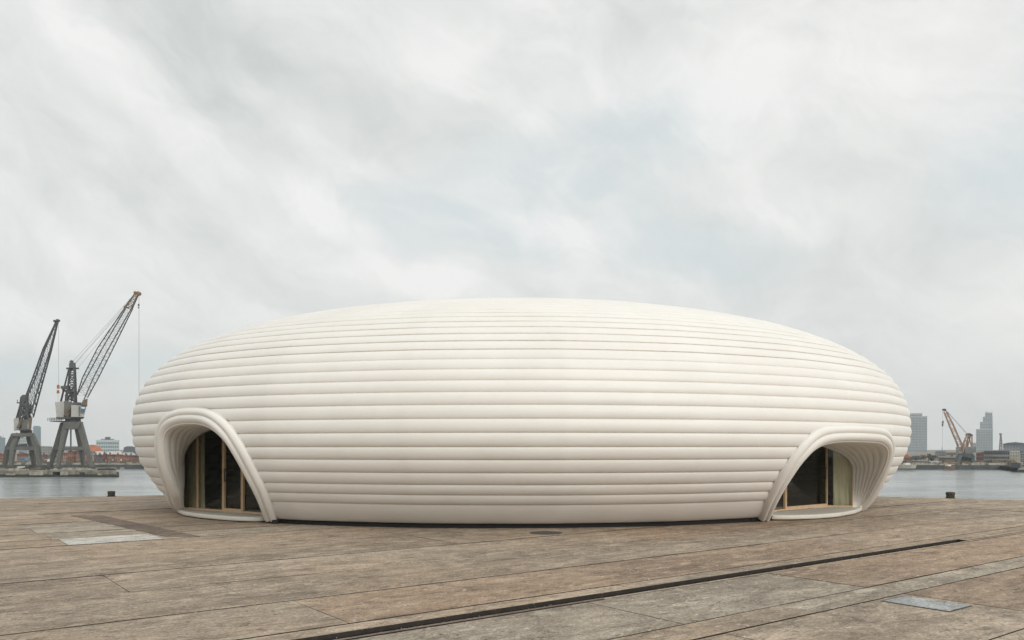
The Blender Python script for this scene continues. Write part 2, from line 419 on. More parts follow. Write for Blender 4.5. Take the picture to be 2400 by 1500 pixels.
for vis, dist, s_, P in cand:
    dz = rnd.uniform(-.004, .003); tx = rnd.uniform(-.0006, .0006)
    c = sum(P, Vector((0, 0))) / len(P)
    top = [(p.x, p.y, dz + tx * (p.x - c.x)) for p in P]; bot = [(p.x, p.y, -.085) for p in P]
    if vis == 0 and nvis < 290:
        nvis += 1
        p0, p1, q0, q1 = s_; qc = (q0 + q1) / 2
        mname = rnd.choices(['paving', 'paving_rust', 'paving_grey', 'paving_dark'], [.80, .08, .08, .04])[0]
        if abs(p0 - 5.74) < .02 and q1 <= 10.5: mname = 'paving_grey'
        if abs(p0 - 5.74) < .02 and q0 >= 10.3: mname = 'paving_rust'
        if p0 < 3.5 and p1 > 3.4 and q0 > 10: mname = 'paving_rust'
        if abs(p0 - 17.55) < .02 and 2 < qc < 4.5: mname = 'paving_white'
        if abs(p0 - 18.87) < .02 and 2 < qc < 4.5: mname = 'paving_grey'
        if abs(p0 - 20.25) < .02 and 2 < qc < 4.5: mname = 'paving_pale'
        if abs(p0 - 21.55) < .02 and 2 < qc < 4.5: mname = 'paving_grey'
        m1 = MB(); n = len(P)
        m1.add(top + bot, [tuple(range(n))] + [((i + 1) % n, i, n + i, n + (i + 1) % n) for i in range(n)])
        o = m1.build('slab', mname, quay, fix=False); o.data.materials.append(MATS['slot_dirt'])
        for pf in o.data.polygons[1:]: pf.material_index = 1
        if mname == 'paving_white': o['label'] = 'whitish patched slab left of the pavilion'
    else:
        n = len(P); far_mb.add(top + bot, [tuple(range(n))] + [((i + 1) % n, i, n + i, n + (i + 1) % n) for i in range(n)])
tag(far_mb.build('slab_field', 'paving', quay, fix=False), kind='stuff')
# sunken crane rail in the open slot
def qp(q, p, z=0): v = U * q + V * p; return Vector((v.x, v.y, z))
b = MB(); b.beam(qp(-40, 7.43, -.055), qp(17.25, 7.43, -.055), .07, .07, .06, .06, up=(0, 0, 1))
b.beam(qp(-40, 7.595, -.02), qp(17.25, 7.595, -.02), .012, .012, .05, .05, up=(0, 0, 1))
b.build('sunken_rail', 'rail_steel', quay)
# asphalt repair running across the strips on the left
def gpt(px, py, z=0):
    D = F_PX * (EYE - z) / (py - HY); return Vector(((px - CX) / F_PX * D, D, z))
b = MB(); P = [gpt(165, 1208.5), gpt(392, 1259), gpt(468, 1257.5), gpt(240, 1208.5)]
b.prism([(p.x, p.y, .007) for p in P], [(p.x, p.y, -.03) for p in P]); b.build('repair_strip', 'paving_dark', quay)
# plates let into the paving
b = MB(); P = [qp(9.605, 4.305), qp(10.195, 4.305), qp(10.195, 5.125), qp(9.605, 5.125)]
b.prism([(p.x, p.y, .004) for p in P], [(p.x, p.y, -.03) for p in P]); b.build('plate_frame', 'rail_steel', quay)
b = MB(); P = [qp(9.63, 4.33), qp(10.17, 4.33), qp(10.17, 5.1), qp(9.63, 5.1)]
b.prism([(p.x, p.y, .008) for p in P], [(p.x, p.y, -.03) for p in P])
b.build('cover_plate', 'plate_grey', quay)['label'] = 'pale blue grey plate let into the paving'
b = MB(); b.cyl((.75, 17.75), .36, -.03, .008, 28); b.build('manhole_cover', 'cover_iron', quay)

# grit lying in the rail slot
b = MB(); r5 = random.Random(5)
for i in range(260):
    q = r5.uniform(-4, 17.2) ; p = 7.36 + (.02 if r5.random() < .35 else .25) + r5.gauss(0, .02); z = .001
    s = r5.uniform(.003, .009); c = qp(q, p, z + s * .4)
    b.add([c + Vector((s, 0, -s * .4)), c + Vector((-s * .6, s * .8, -s * .4)), c + Vector((-s * .5, -s * .9, -s * .4)), c + Vector((0, 0, s * .7))], [(0, 1, 2), (0, 3, 1), (1, 3, 2), (2, 3, 0)])
tag(b.build('grit', 'stone_rubble'), 'loose grit and crumbs of concrete along the rail slot', 'grit', kind='stuff')

# far bank
b = MB()
bl, br = (-700, 262), (700, 232)
b.prism([(bl[0], bl[1], -3.84), (br[0], br[1], -3.84), (1200, 1590, -3.84), (-1200, 1590, -3.84)],
        [(bl[0], bl[1], -6), (br[0], br[1], -6), (1200, 1590, -6), (-1200, 1590, -6)])
bank = tag(b.build('far_bank', 'land'), 'low far bank of the harbour with a dark quay wall', kind='structure')
b = MB(); b.prism([(bl[0], bl[1] - .4, -3.6), (br[0], br[1] - .4, -3.6), (br[0], br[1] + .6, -3.6), (bl[0], bl[1] + .6, -3.6)],
                  [(bl[0], bl[1] - .4, -6), (br[0], br[1] - .4, -6), (br[0], br[1] + .6, -6), (bl[0], bl[1] + .6, -6)])
b.build('quay_wall', 'bank_wall', bank)
def bankD(px):     # distance of the far bank edge at a pixel column
    k = (px - CX) / F_PX; t = 247.0
    for _ in range(5): t = 262 + (k * t + 700) / 1400 * (-30)
    return t

# ================================================================== PAVILION
cx0, cy0, phi, NN = .708, 27.3355, .2009, 1.8907
PA, PB, PH, ZC, MU, MUA, MLx, LOW, LOWA, ZB = 12.4915, 10.2071, 6.3556, 2.335, 2.2784, 2.4839, 1.7738, .1788, .1023, .11
ZS = [.592, .826, 1.066, 1.335, 1.624, 1.903, 2.206, 2.505, 2.802, 3.081, 3.341, 3.591, 3.827, 4.053, 4.266, 4.46, 4.645, 4.814, 4.973]
def prof(z, m, lo):
    if z > ZC: return max(0, 1 - min(1, (z - ZC) / (PH - ZC)) ** m) ** (1 / m)
    return 1 - lo * (min(1, (ZC - z) / ZC)) ** MLx
def ab(z): return PA * prof(z, MUA, LOWA), PB * prof(z, MU, LOW)
cp, sp = math.cos(phi), math.sin(phi)
def plan(a, bb, t):
    c, s = math.cos(t), math.sin(t)
    X = a * math.copysign(abs(c) ** (2 / NN), c); Y = bb * math.copysign(abs(s) ** (2 / NN), s)
    return X, Y
KN = 22
def planpt(a, bb, t):
    """superellipse ring, very slightly faceted where the membrane panels meet"""
    X, Y = plan(a, bb, t)
    k = t / (2 * math.pi) * KN; i = math.floor(k); f = k - i
    X0, Y0 = plan(a, bb, i * 2 * math.pi / KN); X1, Y1 = plan(a, bb, (i + 1) * 2 * math.pi / KN)
    g = .35; X = X * (1 - g) + (X0 + (X1 - X0) * f) * g; Y = Y * (1 - g) + (Y0 + (Y1 - Y0) * f) * g
    return X * cp - Y * sp + cx0, X * sp + Y * cp + cy0
# arc table of the profile (b-axis)
tab = []; arc = 0; last = None
zl = [ZB + (4.95 - ZB) * i / 600 for i in range(601)]
for i in range(1, 900): zl.append(PH - (PH - 4.95) * (1 - i / 900) ** 3)
for z in zl + [PH - 1e-7]:
    q = (ab(z)[1], z)
    if last: arc += math.hypot(q[0] - last[0], q[1] - last[1])
    tab.append((arc, z)); last = q
import bisect
arcs = [t[0] for t in tab]
zs_only = [t[1] for t in tab]
def z_at(s):
    i = min(max(bisect.bisect_left(arcs, s), 1), len(tab) - 1); a0, z0 = tab[i - 1]; a1, z1 = tab[i]
    return z0 + (z1 - z0) * min(1, max(0, (s - a0) / max(1e-9, a1 - a0)))
def s_at(z):
    i = min(max(bisect.bisect_left(zs_only, z), 1), len(tab) - 1); a0, z0 = tab[i - 1]; a1, z1 = tab[i]
    return a0 + (a1 - a0) * (z - z0) / (z1 - z0)
seams = [0.0] + [s_at(z) for z in ZS]
while seams[-1] < arcs[-1] - .45: seams.append(seams[-1] + .305)
seams.append(arcs[-1])
def F3(P):
    a, bb = ab(P[2]); X = (P[0] - cx0) * cp + (P[1] - cy0) * sp; Y = -(P[0] - cx0) * sp + (P[1] - cy0) * cp
    return abs(X / a) ** NN + abs(Y / bb) ** NN - 1
def nrm(P):
    h = .01; return Vector([(F3([P[j] + (h if j == i else 0) for j in range(3)]) - F3([P[j] - (h if j == i else 0) for j in range(3)])) for i in range(3)]).normalized()

LO = [(-9.72, 23.35, .10), (-9.7, 22.9, .30), (-9.63, 22.5, .52), (-9.469, 21.988, .821), (-9.332, 21.353, 1.305), (-9.281, 21.057, 1.649), (-9.183, 20.786, 2.027), (-9.083, 20.633, 2.31), (-8.936, 20.498, 2.547), (-8.733, 20.327, 2.714), (-8.439, 20.089, 2.811), (-8.095, 19.822, 2.851), (-7.71, 19.538, 2.848), (-7.372, 19.305, 2.827), (-7.099, 19.122, 2.767), (-6.834, 18.947, 2.639), (-6.578, 18.793, 2.453), (-6.341, 18.679, 2.172), (-6.138, 18.664, 1.855), (-6.008, 18.754, 1.537), (-5.899, 18.915, 1.213), (-5.828, 19.03, 1.02), (-5.798, 19.383, .63), (-5.83, 19.96, .12)]
LI = [(-9.3, 22.95, .10), (-9.213, 22.5, .25), (-8.959, 21.655, .608), (-8.939, 21.173, 1.041), (-8.95, 20.9, 1.361), (-8.92, 20.634, 1.763), (-8.871, 20.472, 2.068), (-8.756, 20.331, 2.261), (-8.548, 20.145, 2.386), (-8.225, 19.882, 2.464), (-7.921, 19.65, 2.478), (-7.491, 19.348, 2.459), (-7.219, 19.169, 2.383), (-6.959, 19.016, 2.238), (-6.723, 18.918, 2.035), (-6.442, 18.979, 1.533), (-6.243, 19.297, .953), (-6.173, 19.593, .606), (-6.169, 20.088, .13)]
RO = [(6.261, 20.47, .10), (6.209, 19.842, .537), (6.274, 19.33, 1.034), (6.376, 19.111, 1.348), (6.53, 18.999, 1.633), (6.711, 18.971, 1.885), (6.977, 19.037, 2.168), (7.244, 19.182, 2.343), (7.53, 19.367, 2.413), (7.987, 19.684, 2.438), (8.655, 20.195, 2.452), (9.415, 20.86, 2.44), (9.841, 21.277, 2.391), (10.19, 21.659, 2.227), (10.416, 21.979, 2.011), (10.516, 22.228, 1.759), (10.57, 22.57, 1.403), (10.63, 23.15, .934), (10.68, 23.75, .45), (10.6, 24.2, .10)]
RI = [(6.611, 20.66, .10), (6.594, 19.989, .596), (6.657, 19.626, .953), (6.768, 19.435, 1.225), (6.896, 19.3, 1.496), (7.066, 19.279, 1.69), (7.299, 19.327, 1.885), (7.514, 19.434, 1.967), (7.808, 19.616, 2.02), (8.181, 19.878, 2.042), (8.688, 20.274, 2.045), (9.462, 20.964, 2.028), (9.777, 21.286, 1.996), (10.101, 21.679, 1.883), (10.26, 21.958, 1.708), (10.324, 22.22, 1.458), (10.336, 22.504, 1.178), (10.33, 22.886, .838), (10.33, 23.3, .456), (10.22, 23.75, .10)]
def resample(P, n, smooth=6):
    P = [Vector(p) for p in P]; L = [0]
    for a, b2 in zip(P[:-1], P[1:]): L.append(L[-1] + (b2 - a).length)
    o = []
    for i in range(n):
        s = L[-1] * i / (n - 1); k = min(max(bisect.bisect_left(L, s), 1), len(L) - 1)
        o.append(P[k - 1].lerp(P[k], (s - L[k - 1]) / (L[k] - L[k - 1])))
    for _ in range(smooth):
        o = [o[0]] + [o[i] * .5 + (o[i - 1] + o[i + 1]) * .25 for i in range(1, n - 1)] + [o[-1]]
    return o
NC = 120
CUR = {k: resample(v, NC) for k, v in dict(LO=LO, LI=LI, RO=RO, RI=RI).items()}
def tz(p): return (math.atan2(p[1] - cy0, p[0] - cx0) % (2 * math.pi)) * 11, p[2]
cuts = []
for o_, i_ in (('LO', 'LI'), ('RO', 'RI')):
    M = [tz(a.lerp(c, .45)) for a, c in zip(CUR[o_], CUR[i_])]
    M = [(M[0][0], -1)] + M + [(M[-1][0], -1)]; cuts.append(M)
def inside(x, y, P):
    r = False
    for (x0, y0), (x1, y1) in zip(P, P[1:] + P[:1]):
        if (y0 > y) != (y1 > y) and x < (x1 - x0) * (y - y0) / (y1 - y0) + x0: r = not r
    return r
cutbox = [(min(p[0] for p in c), max(p[0] for p in c), max(p[1] for p in c)) for c in cuts]

pav = empty('pavilion', (cx0, cy0, 0), 'huge cream inflatable oval pavilion of stacked horizontal air tubes, with two arched entrances', 'pavilion')
pav_loc = pav.location.copy()
rr = random.Random(3)
for k in range(len(seams) - 1):
    s0, s1 = seams[k], seams[k + 1]; top = k >= 24
    nr = 5 if top else 9; nc = 440 if top else 880
    amp = (.043 if k == 0 else .042 + .0012 * k if k < 14 else .058)
    rows = []
    for i in range(nr + 1):
        u = (1 - math.cos(math.pi * i / nr)) / 2
        s = s0 + (s1 - s0) * u; z = z_at(s)
        z2 = z_at(min(arcs[-1], s + .01)); z1 = z_at(max(0, s - .01)); db = ab(z2)[1] - ab(z1)[1]; dz = z2 - z1; L = math.hypot(db, dz) or 1
        nrr, nz = dz / L, -db / L
        h = amp * max(0, 4 * u * (1 - u)) ** (.58 if k < 10 else .66)
        if k == 0: h = amp * max(0, 4 * u * (1 - u)) ** .6
        rows.append((z, h, nrr, nz))
    ph = [rr.uniform(0, 6.28) for _ in range(6)]
    m = MB(); me_v = []
    for (z, h, nrr, nz) in rows:
        a, bb = ab(z)
        for j in range(nc):
            t = 2 * math.pi * j / nc
            wob = 1 + .05 * math.sin(9 * t + ph[0]) + .04 * math.sin(23 * t + ph[1])
            hh = h * wob
            x, y = planpt(a + hh * nrr, bb + hh * nrr, t)
            me_v.append((x - cx0, y - cy0, z + hh * nz))
    fs = []
    for i in range(nr):
        zc = (rows[i][0] + rows[i + 1][0]) / 2
        for j in range(nc):
            j2 = (j + 1) % nc; i0 = i * nc
            if zc < 3.0:
                p = me_v[i0 + j]; q = me_v[i0 + j2 + nc]
                x = (math.atan2((p[1] + q[1]) / 2, (p[0] + q[0]) / 2) % (2 * math.pi)) * 11
                if any(bx[0] < x < bx[1] and zc < bx[2] and inside(x, zc, c) for c, bx in zip(cuts, cutbox)): continue
            fs.append((i0 + j, i0 + j2, i0 + nc + j2, i0 + nc + j))
    me = bpy.data.meshes.new('air_tube'); me.from_pydata(me_v, [], fs); me.materials.append(MATS['membrane']); me.shade_smooth()
    o = bpy.data.objects.new('air_tube', me); COL.objects.link(o); o.parent = pav
# cords darker than the membrane, laid along the grooves between the tubes
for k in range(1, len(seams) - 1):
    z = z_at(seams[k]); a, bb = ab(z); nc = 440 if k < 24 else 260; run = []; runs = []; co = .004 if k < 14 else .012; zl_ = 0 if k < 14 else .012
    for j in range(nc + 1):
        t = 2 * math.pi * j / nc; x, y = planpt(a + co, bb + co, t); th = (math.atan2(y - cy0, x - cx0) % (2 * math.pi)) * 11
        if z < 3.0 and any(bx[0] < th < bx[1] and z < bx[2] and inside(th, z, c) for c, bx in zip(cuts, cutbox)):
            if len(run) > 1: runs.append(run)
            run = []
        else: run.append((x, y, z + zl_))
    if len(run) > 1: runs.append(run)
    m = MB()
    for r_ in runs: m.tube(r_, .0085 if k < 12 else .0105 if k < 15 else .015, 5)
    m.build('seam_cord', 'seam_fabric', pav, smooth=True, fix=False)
# underside, and a black skirt standing in for the shadow below the edge
def ringpoly(z, off, n=160, zz=None):
    a, bb = ab(z); return [(*planpt(a - off, bb - off, 2 * math.pi * i / n), z if zz is None else zz) for i in range(n)]
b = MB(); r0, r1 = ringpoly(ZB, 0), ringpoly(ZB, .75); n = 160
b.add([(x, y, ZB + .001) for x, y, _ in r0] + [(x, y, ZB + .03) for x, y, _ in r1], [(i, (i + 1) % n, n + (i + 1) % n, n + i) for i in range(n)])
b.build('underside', 'shade_block_black', pav)
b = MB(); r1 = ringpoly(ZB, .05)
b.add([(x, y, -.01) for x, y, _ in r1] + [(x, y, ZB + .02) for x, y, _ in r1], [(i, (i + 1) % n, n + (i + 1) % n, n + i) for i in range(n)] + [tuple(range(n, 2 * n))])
b.build('shade_skirt', 'shade_block_black', pav)
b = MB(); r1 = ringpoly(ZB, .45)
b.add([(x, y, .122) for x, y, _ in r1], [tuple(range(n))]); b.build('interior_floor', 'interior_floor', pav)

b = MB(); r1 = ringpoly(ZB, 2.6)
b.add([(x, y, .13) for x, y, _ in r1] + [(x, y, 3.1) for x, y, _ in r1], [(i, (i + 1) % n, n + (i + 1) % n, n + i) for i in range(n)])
b.build('gloom_wall', 'interior_dark', pav)  # added dark ring that gives the black interior behind the glass
# entrances
def entrance(C0, C2, G, flip, lab):
    """hood tubes on the shell, ribbed reveal, timber glazed arch"""
    N0 = [nrm(a) for a in C0]; N2 = [nrm(c) for c in C2]
    NW = 30; verts = []
    for i in range(NC):
        fade = 1.0
        for j in range(NW + 1):
            wv = j / NW
            sc = min(1.0, (C0[i] - C2[i]).length / .42)
            off = .012 + sc * (.070 * max(0, math.sin(math.pi * wv)) ** .8 + .060 * abs(math.sin(2 * math.pi * (wv ** .92))) ** .62)
            nn = N0[i].lerp(N2[i], wv).normalized()
            verts.append(C0[i].lerp(C2[i], wv) + nn * off)
    hood = MB(); half = NW // 2
    def part(j0, j1, name):
        m = MB(); wd = j1 - j0 + 1
        vs = [verts[i * (NW + 1) + j] for i in range(NC) for j in range(j0, j1 + 1)]
        m.add(vs, [(i * wd + j, i * wd + j + 1, (i + 1) * wd + j + 1, (i + 1) * wd + j) for i in range(NC - 1) for j in range(wd - 1)])
        return m.build(name, 'membrane', pav, smooth=True)
    jm = min(range(NW + 1), key=lambda j: abs((j / NW) ** .92 - .5))
    part(0, jm, 'hood_tube'); part(jm, NW, 'hood_tube')
    m = MB(); m.tube([c + n_ * .014 for c, n_ in zip(C2, N2)], .020, 8); m.build('hood_piping', 'membrane', pav, smooth=True)
    m = MB(); m.tube([c + n_ * .030 for c, n_ in zip(C0, N0)], .011, 6); m.build('hood_piping', 'membrane', pav, smooth=True)
    # ribbed reveal
    RB = 7; per = 7; nv = RB * per; grid = []
    for i in range(NC):
        for j in range(nv + 1):
            v = j / nv; grid.append(C2[i].lerp(G[i], v) - N2[i] * .03 * 0)
    cen = sum(G, Vector()) / NC; cen2 = sum(C2, Vector()) / NC
    ww = nv + 1; out = []
    for i in range(NC):
        i0, i1 = max(i - 1, 0), min(i + 1, NC - 1)
        for j in range(ww):
            j0, j1 = max(j - 1, 0), min(j + 1, nv)
            du = grid[i1 * ww + j] - grid[i0 * ww + j]; dv = grid[i * ww + j1] - grid[i * ww + j0]
            nn = du.cross(dv)
            if nn.length < 1e-9: nn = Vector((0, 0, 1))
            nn.normalize(); c = cen2.lerp(cen, j / nv)
            if nn.dot(c - grid[i * ww + j]) < 0: nn = -nn
            L = (G[i] - C2[i]).length
            fade = min(1, i / 10, (NC - 1 - i) / 10)
            seg = min(.045, L / RB * .28) * (.4 + .6 * fade)
            f = (j % per) / per
            out.append(grid[i * ww + j] + nn * seg * (4 * f * (1 - f)) ** .6)
    for rb in range(RB):
        m = MB(); wd = per + 1
        vs = [out[i * ww + rb * per + j] for i in range(NC) for j in range(wd)]
        m.add(vs, [(i * wd + j, i * wd + j + 1, (i + 1) * wd + j + 1, (i + 1) * wd + j) for i in range(NC - 1) for j in range(wd - 1)])
        m.build('reveal_rib', 'membrane', pav, smooth=True)

def glazing(planp, spring, top, mull, doorspan, curt, handle_s):
    PP = [Vector((x, y, 0)) for x, y in planp]; L = [0]
    for a, c in zip(PP[:-1], PP[1:]): L.append(L[-1] + (c - a).length)
    tot = L[-1]; w_ = tot / 2
    def at(s):
        k = min(max(bisect.bisect_left(L, s), 1), len(L) - 1); return PP[k - 1] + (PP[k] - PP[k - 1]) * ((s - L[k - 1]) / (L[k] - L[k - 1]))
    def hz_(s): return spring + (top - spring) * max(0, 1 - min(1, abs((s - w_) / w_)) ** 2.2) ** (1 / 2.2)
    # arch curve
    G = []
    n1 = 26
    for i in range(n1): G.append(at(0) + Vector((0, 0, .10 + (spring - .10) * i / n1)))
    for i in range(81):
        t = math.pi * i / 80; s = w_ - w_ * math.copysign(abs(math.cos(t)) ** (2 / 2.2), math.cos(t))
        s = min(max(s, 0), tot); G.append(at(s) + Vector((0, 0, spring + (top - spring) * abs(math.sin(t)) ** (2 / 2.2))))
    for i in range(n1): G.append(at(tot) + Vector((0, 0, spring - (spring - .10) * (i + 1) / n1)))
    inn = Vector((cx0, cy0, 0))
    def inw(s):
        d = (at(min(tot, max(.06, s + .05))) - at(min(tot - .06, max(0, s - .05)))).normalized(); n_ = Vector((-d.y, d.x, 0))
        return n_ if n_.y > 0 else -n_
    # glass panes (one per bay)
    ss = [0] + mull + [tot]
    for a, c in zip(ss[:-1], ss[1:]):
        m = MB(); k = 10; vs = []
        for i in range(k + 1):
            s = a + (c - a) * i / k; p = at(s) + inw(s) * .03
            vs += [(p.x, p.y, .14), (p.x, p.y, hz_(s))]
        m.add(vs, [(2 * i, 2 * i + 2, 2 * i + 3, 2 * i + 1) for i in range(k)]); m.build('glass_pane', 'door_glass', pav, fix=False)
    # timber
    m = MB(); m.tube([g + Vector((0, 0, -.0)) for g in G], .022, 6); m.build('arch_frame', 'timber', pav)
    for s in mull:
        p = at(s); wd = .055 if s in doorspan else .032
        d = (at(min(tot, s + .05)) - at(max(0, s - .05))).normalized()
        def post(dx, ww, name):
            q = p + d * dx; i_ = inw(s); m = MB()
            m.beam(q + Vector((0, 0, .135)) + i_ * .01, q + Vector((0, 0, hz_(s) - .01)) + i_ * .01, ww, ww, .07, .07, up=(i_.x, i_.y, 0)); m.build(name, 'timber', pav)
        if s in doorspan: post(-.028, .034, 'mullion'); post(.022, .046, 'door_stile')
        else: post(0, wd, 'mullion')
    for a, c in zip(ss[:-1], ss[1:]):
        is_door = doorspan and abs(a - doorspan[0]) < .01
        k = 4; 
        for i in range(k):
            pass
        m = MB()
        for i in range(k):
            s0_, s1_ = a + (c - a) * i / k, a + (c - a) * (i + 1) / k; hgt = .10 if is_door else .05
            m.beam(at(s0_) + Vector((0, 0, .135 + hgt / 2)) + inw(s0_) * .012, at(s1_) + Vector((0, 0, .135 + hgt / 2)) + inw(s1_) * .012, hgt, hgt, .06, .06, up=tuple(inw(s0_)))
        m.build('door_bottom_rail' if is_door else 'sill', 'timber', pav)
    for hs in handle_s:
        p = at(hs) - inw(hs) * .07; m = MB(); m.tube([p + Vector((0, 0, .95)), p + Vector((0, 0, 1.32))], .014, 8)
        for zh in (1.0, 1.27): m.tube([p + Vector((0, 0, zh)), p + inw(hs) * .09 + Vector((0, 0, zh))], .009, 6)
        m.build('door_handle', 'black_metal', pav)
    # curtains
    for (a, c, back) in curt:
        m = MB(); k = 90; vs = []
        for i in range(k + 1):
            s = a + (c - a) * i / k; p = at(s) + inw(s) * back
            for jz in range(9):
                zf = jz / 8; am = .026 * (1 - .35 * zf); ph_ = 1.1 * math.sin(zf * 1.6) * 1.5
                o2 = inw(s) * (am * math.sin(s * 34 + ph_) + .012 * math.sin(s * 13 + 1))
                vs.append((p.x + o2.x, p.y + o2.y, .14 + zf * (max(spring, hz_(s)) - .05)))
        m.add(vs, [(i * 9 + j, (i + 1) * 9 + j, (i + 1) * 9 + j + 1, i * 9 + j + 1) for i in range(k) for j in range(8)])
        m.build('curtain', 'curtain', pav, smooth=True, fix=False)
    return resample(G, NC, 0)

GL = glazing([(-9.37, 22.93), (-8.84, 22.6), (-7.87, 21.95), (-7.2, 21.5), (-6.49, 21.05), (-5.86, 20.62)], 1.55, 2.46, [.62, 1.80, 2.60, 3.5], [1.80, 2.60], [(-.35, .84, .11)], [1.92])
GR = glazing([(6.7, 21.45), (7.6, 22.35), (9.27, 23.68), (9.97, 23.56)], 1.25, 2.03, [1.26, 3.39], [1.26], [(3.60, 4.40, .10)], [3.22])
entrance(CUR['LO'], CUR['LI'], GL, False, 'left')
entrance(CUR['RO'], CUR['RI'], GR, True, 'right')

# cream entrance platforms with rounded front edge
def platform(front, back):
    fr = resample([(x, y, 0) for x, y in front], 40, 3); bk = [Vector((x, y, 0)) for x, y in back]
    m = MB(); lay = [(-.10, .012), (-.015, .03), (0, .055), (0, .10), (-.012, .128), (-.04, .138)]
    cen = sum(bk, Vector()) / len(bk); rows = []
    for off, z in lay: rows.append([p + (p - cen).normalized() * off + Vector((0, 0, z)) for p in fr])
    vs = [p for r in rows for p in r]; k = 40
    fs = [(i * k + j, i * k + j + 1, (i + 1) * k + j + 1, (i + 1) * k + j) for i in range(len(lay) - 1) for j in range(k - 1)]
    m.add(vs, fs); m.add([p for p in rows[-1]] + [p + Vector((0, 0, .138)) for p in bk], [tuple(range(k + len(bk)))])
    m.build('entrance_platform', 'platform', pav)
def gp(px, py): v = gpt(px, py, .03); return (v.x, v.y)
platform([gp(413, 1195.5), gp(416, 1202), gp(430, 1208), (gp(470, 1214)), gp(520, 1218.5), gp(570, 1221.5), gp(610, 1222), gp(650, 1220)], [(-5.2, 21.2), (-6.2, 21.9), (-8.9, 23.6), (-9.6, 24.2)])
platform([gp(1780, 1216), gp(1800, 1217.3), gp(1848, 1217.6), gp(1912, 1215.5), gp(1965, 1211.5), gp(2005, 1204), gp(2021, 1197), gp(2022, 1192)], [(10.5, 24.9), (9.3, 24.6), (7.4, 23.3), (6.0, 22.0)])

# black anchor blocks at the hood feet
for x, y in ((-5.86, 19.93), (6.12, 20.45), (-9.75, 23.5)):
    b = MB(); b.box(x - .07, x + .07, y - .06, y + .08, 0, .10); b.build('anchor_block', 'shade_block_black', pav)

# ================================================================== BOLLARDS
def bollard(px, py, wpx, label, hpx):
    g = gpt(px, py); r = wpx / 2 / F_PX * g.y; h = hpx / F_PX * g.y
    m = MB(); n = 24; prof_ = [(r * .93, -.02), (r * .9, h * .45), (r * .96, h * .6), (r * 1.02, h * .72), (r, h * .88), (r * .86, h * .985), (r * .5, h * 1.02), (0.001, h * 1.03)]
    vs = [(g.x + q * math.cos(2 * math.pi * i / n), g.y + q * math.sin(2 * math.pi * i / n), z) for q, z in prof_ for i in range(n)]
    m.add(vs, [(a * n + i, a * n + (i + 1) % n, (a + 1) * n + (i + 1) % n, (a + 1) * n + i) for a in range(len(prof_) - 1) for i in range(n)])
    root = empty('bollard', (g.x, g.y, 0), label, 'bollard', 'iron mooring bollards on the quay edge')
    m.build('bollard_post', 'bollard_iron', root, smooth=True)
    m = MB(); m.cyl((g.x, g.y), r * 1.08, -.02, .02, 24); m.build('bollard_base', 'bollard_iron', root)
bollard(261, 1163.4, 17, 'dark rusty mooring bollard on the quay edge left of the pavilion', 12.5)
bollard(2227.5, 1167.6, 20, 'squat black mooring bollard on the quay edge right of the pavilion', 14.5)

# ================================================================== PIER WITH CRANES
PD = 184.0; PT = -3.5
b = MB(); xr = WX(273, PD)
def pier_prism(m, x1px, y0, y1, z0, z1, x0=-260):
    P = [(x0, y0), (WX(x1px, y0), y0), (WX(x1px, y1), y1), (x0, y1)]
    m.prism([(x, y, z1) for x, y in P], [(x, y, z0) for x, y in P])
pier_prism(b, 273, PD, PD + 26, PT - .9, PT); pier_prism(b, 272, PD + .5, PD + 25.5, WATER_Z - .5, PT - .9)
pier = tag(b.build('pier', 'pier_concrete'), 'old stained concrete pier in the water carrying the two grey cranes', 'pier')
b = MB(); pier_prism(b, 279, PD - .8, PD + 25, WATER_Z - .3, WATER_Z + .42); b.build('pier_ledge', 'pier_dark', pier)
r6 = random.Random(8); 
for i in range(26):
    x = r6.uniform(-150, xr - 3); wd = r6.uniform(.8, 3.2); z0 = WATER_Z + .45; b = MB()
    b.box(x, x + wd, PD - .18, PD + .45, z0, z0 + r6.uniform(.35, .9)); b.build('fender', r6.choice(['pier_dark', 'stone_rubble', 'pier_concrete', 'pier_dark']), pier)
b = MB()
for i in range(90):
    x = r6.uniform(-140, xr - 2); y = PD + r6.uniform(1, 7); s = r6.uniform(.15, .55); b.box(x, x + s * r6.uniform(1, 3), y, y + s, PT, PT + s)
tag(b.build('rubble', 'stone_rubble'), 'broken blocks and debris strewn along the pier top', 'rubble', kind='stuff')
for j, (x0, x1, h, mt, lb) in enumerate([(228, 262, 3.2, 'pier_dark', 'low dark wall of stacked timber at the right end of the pier'), (52, 66, 4, 'pier_dark', 'dark winch box between the feet of the far left crane'),
                                         (98, 116, 4.5, 'crane_dark', 'dark machinery box on the pier between the two cranes'), (70, 92, 3.4, 'rust_brown', 'brown low crate stack under the right legs of the left crane')]):
    b = MB(); xa, xb = WX(x0, PD + 3), WX(x1, PD + 3); hh = h / F_PX * PD * 1.0
    b.box(xa, xb, PD + 3, PD + 5, PT, PT + hh); k = 4
    for i in range(k): b.box(xa + (xb - xa) * i / k, xa + (xb - xa) * (i + .6) / k, PD + 3.2, PD + 4.6, PT + hh, PT + hh * (1.2 + .4 * r6.random()))
    tag(b.build('deck_box', mt), lb, 'box')

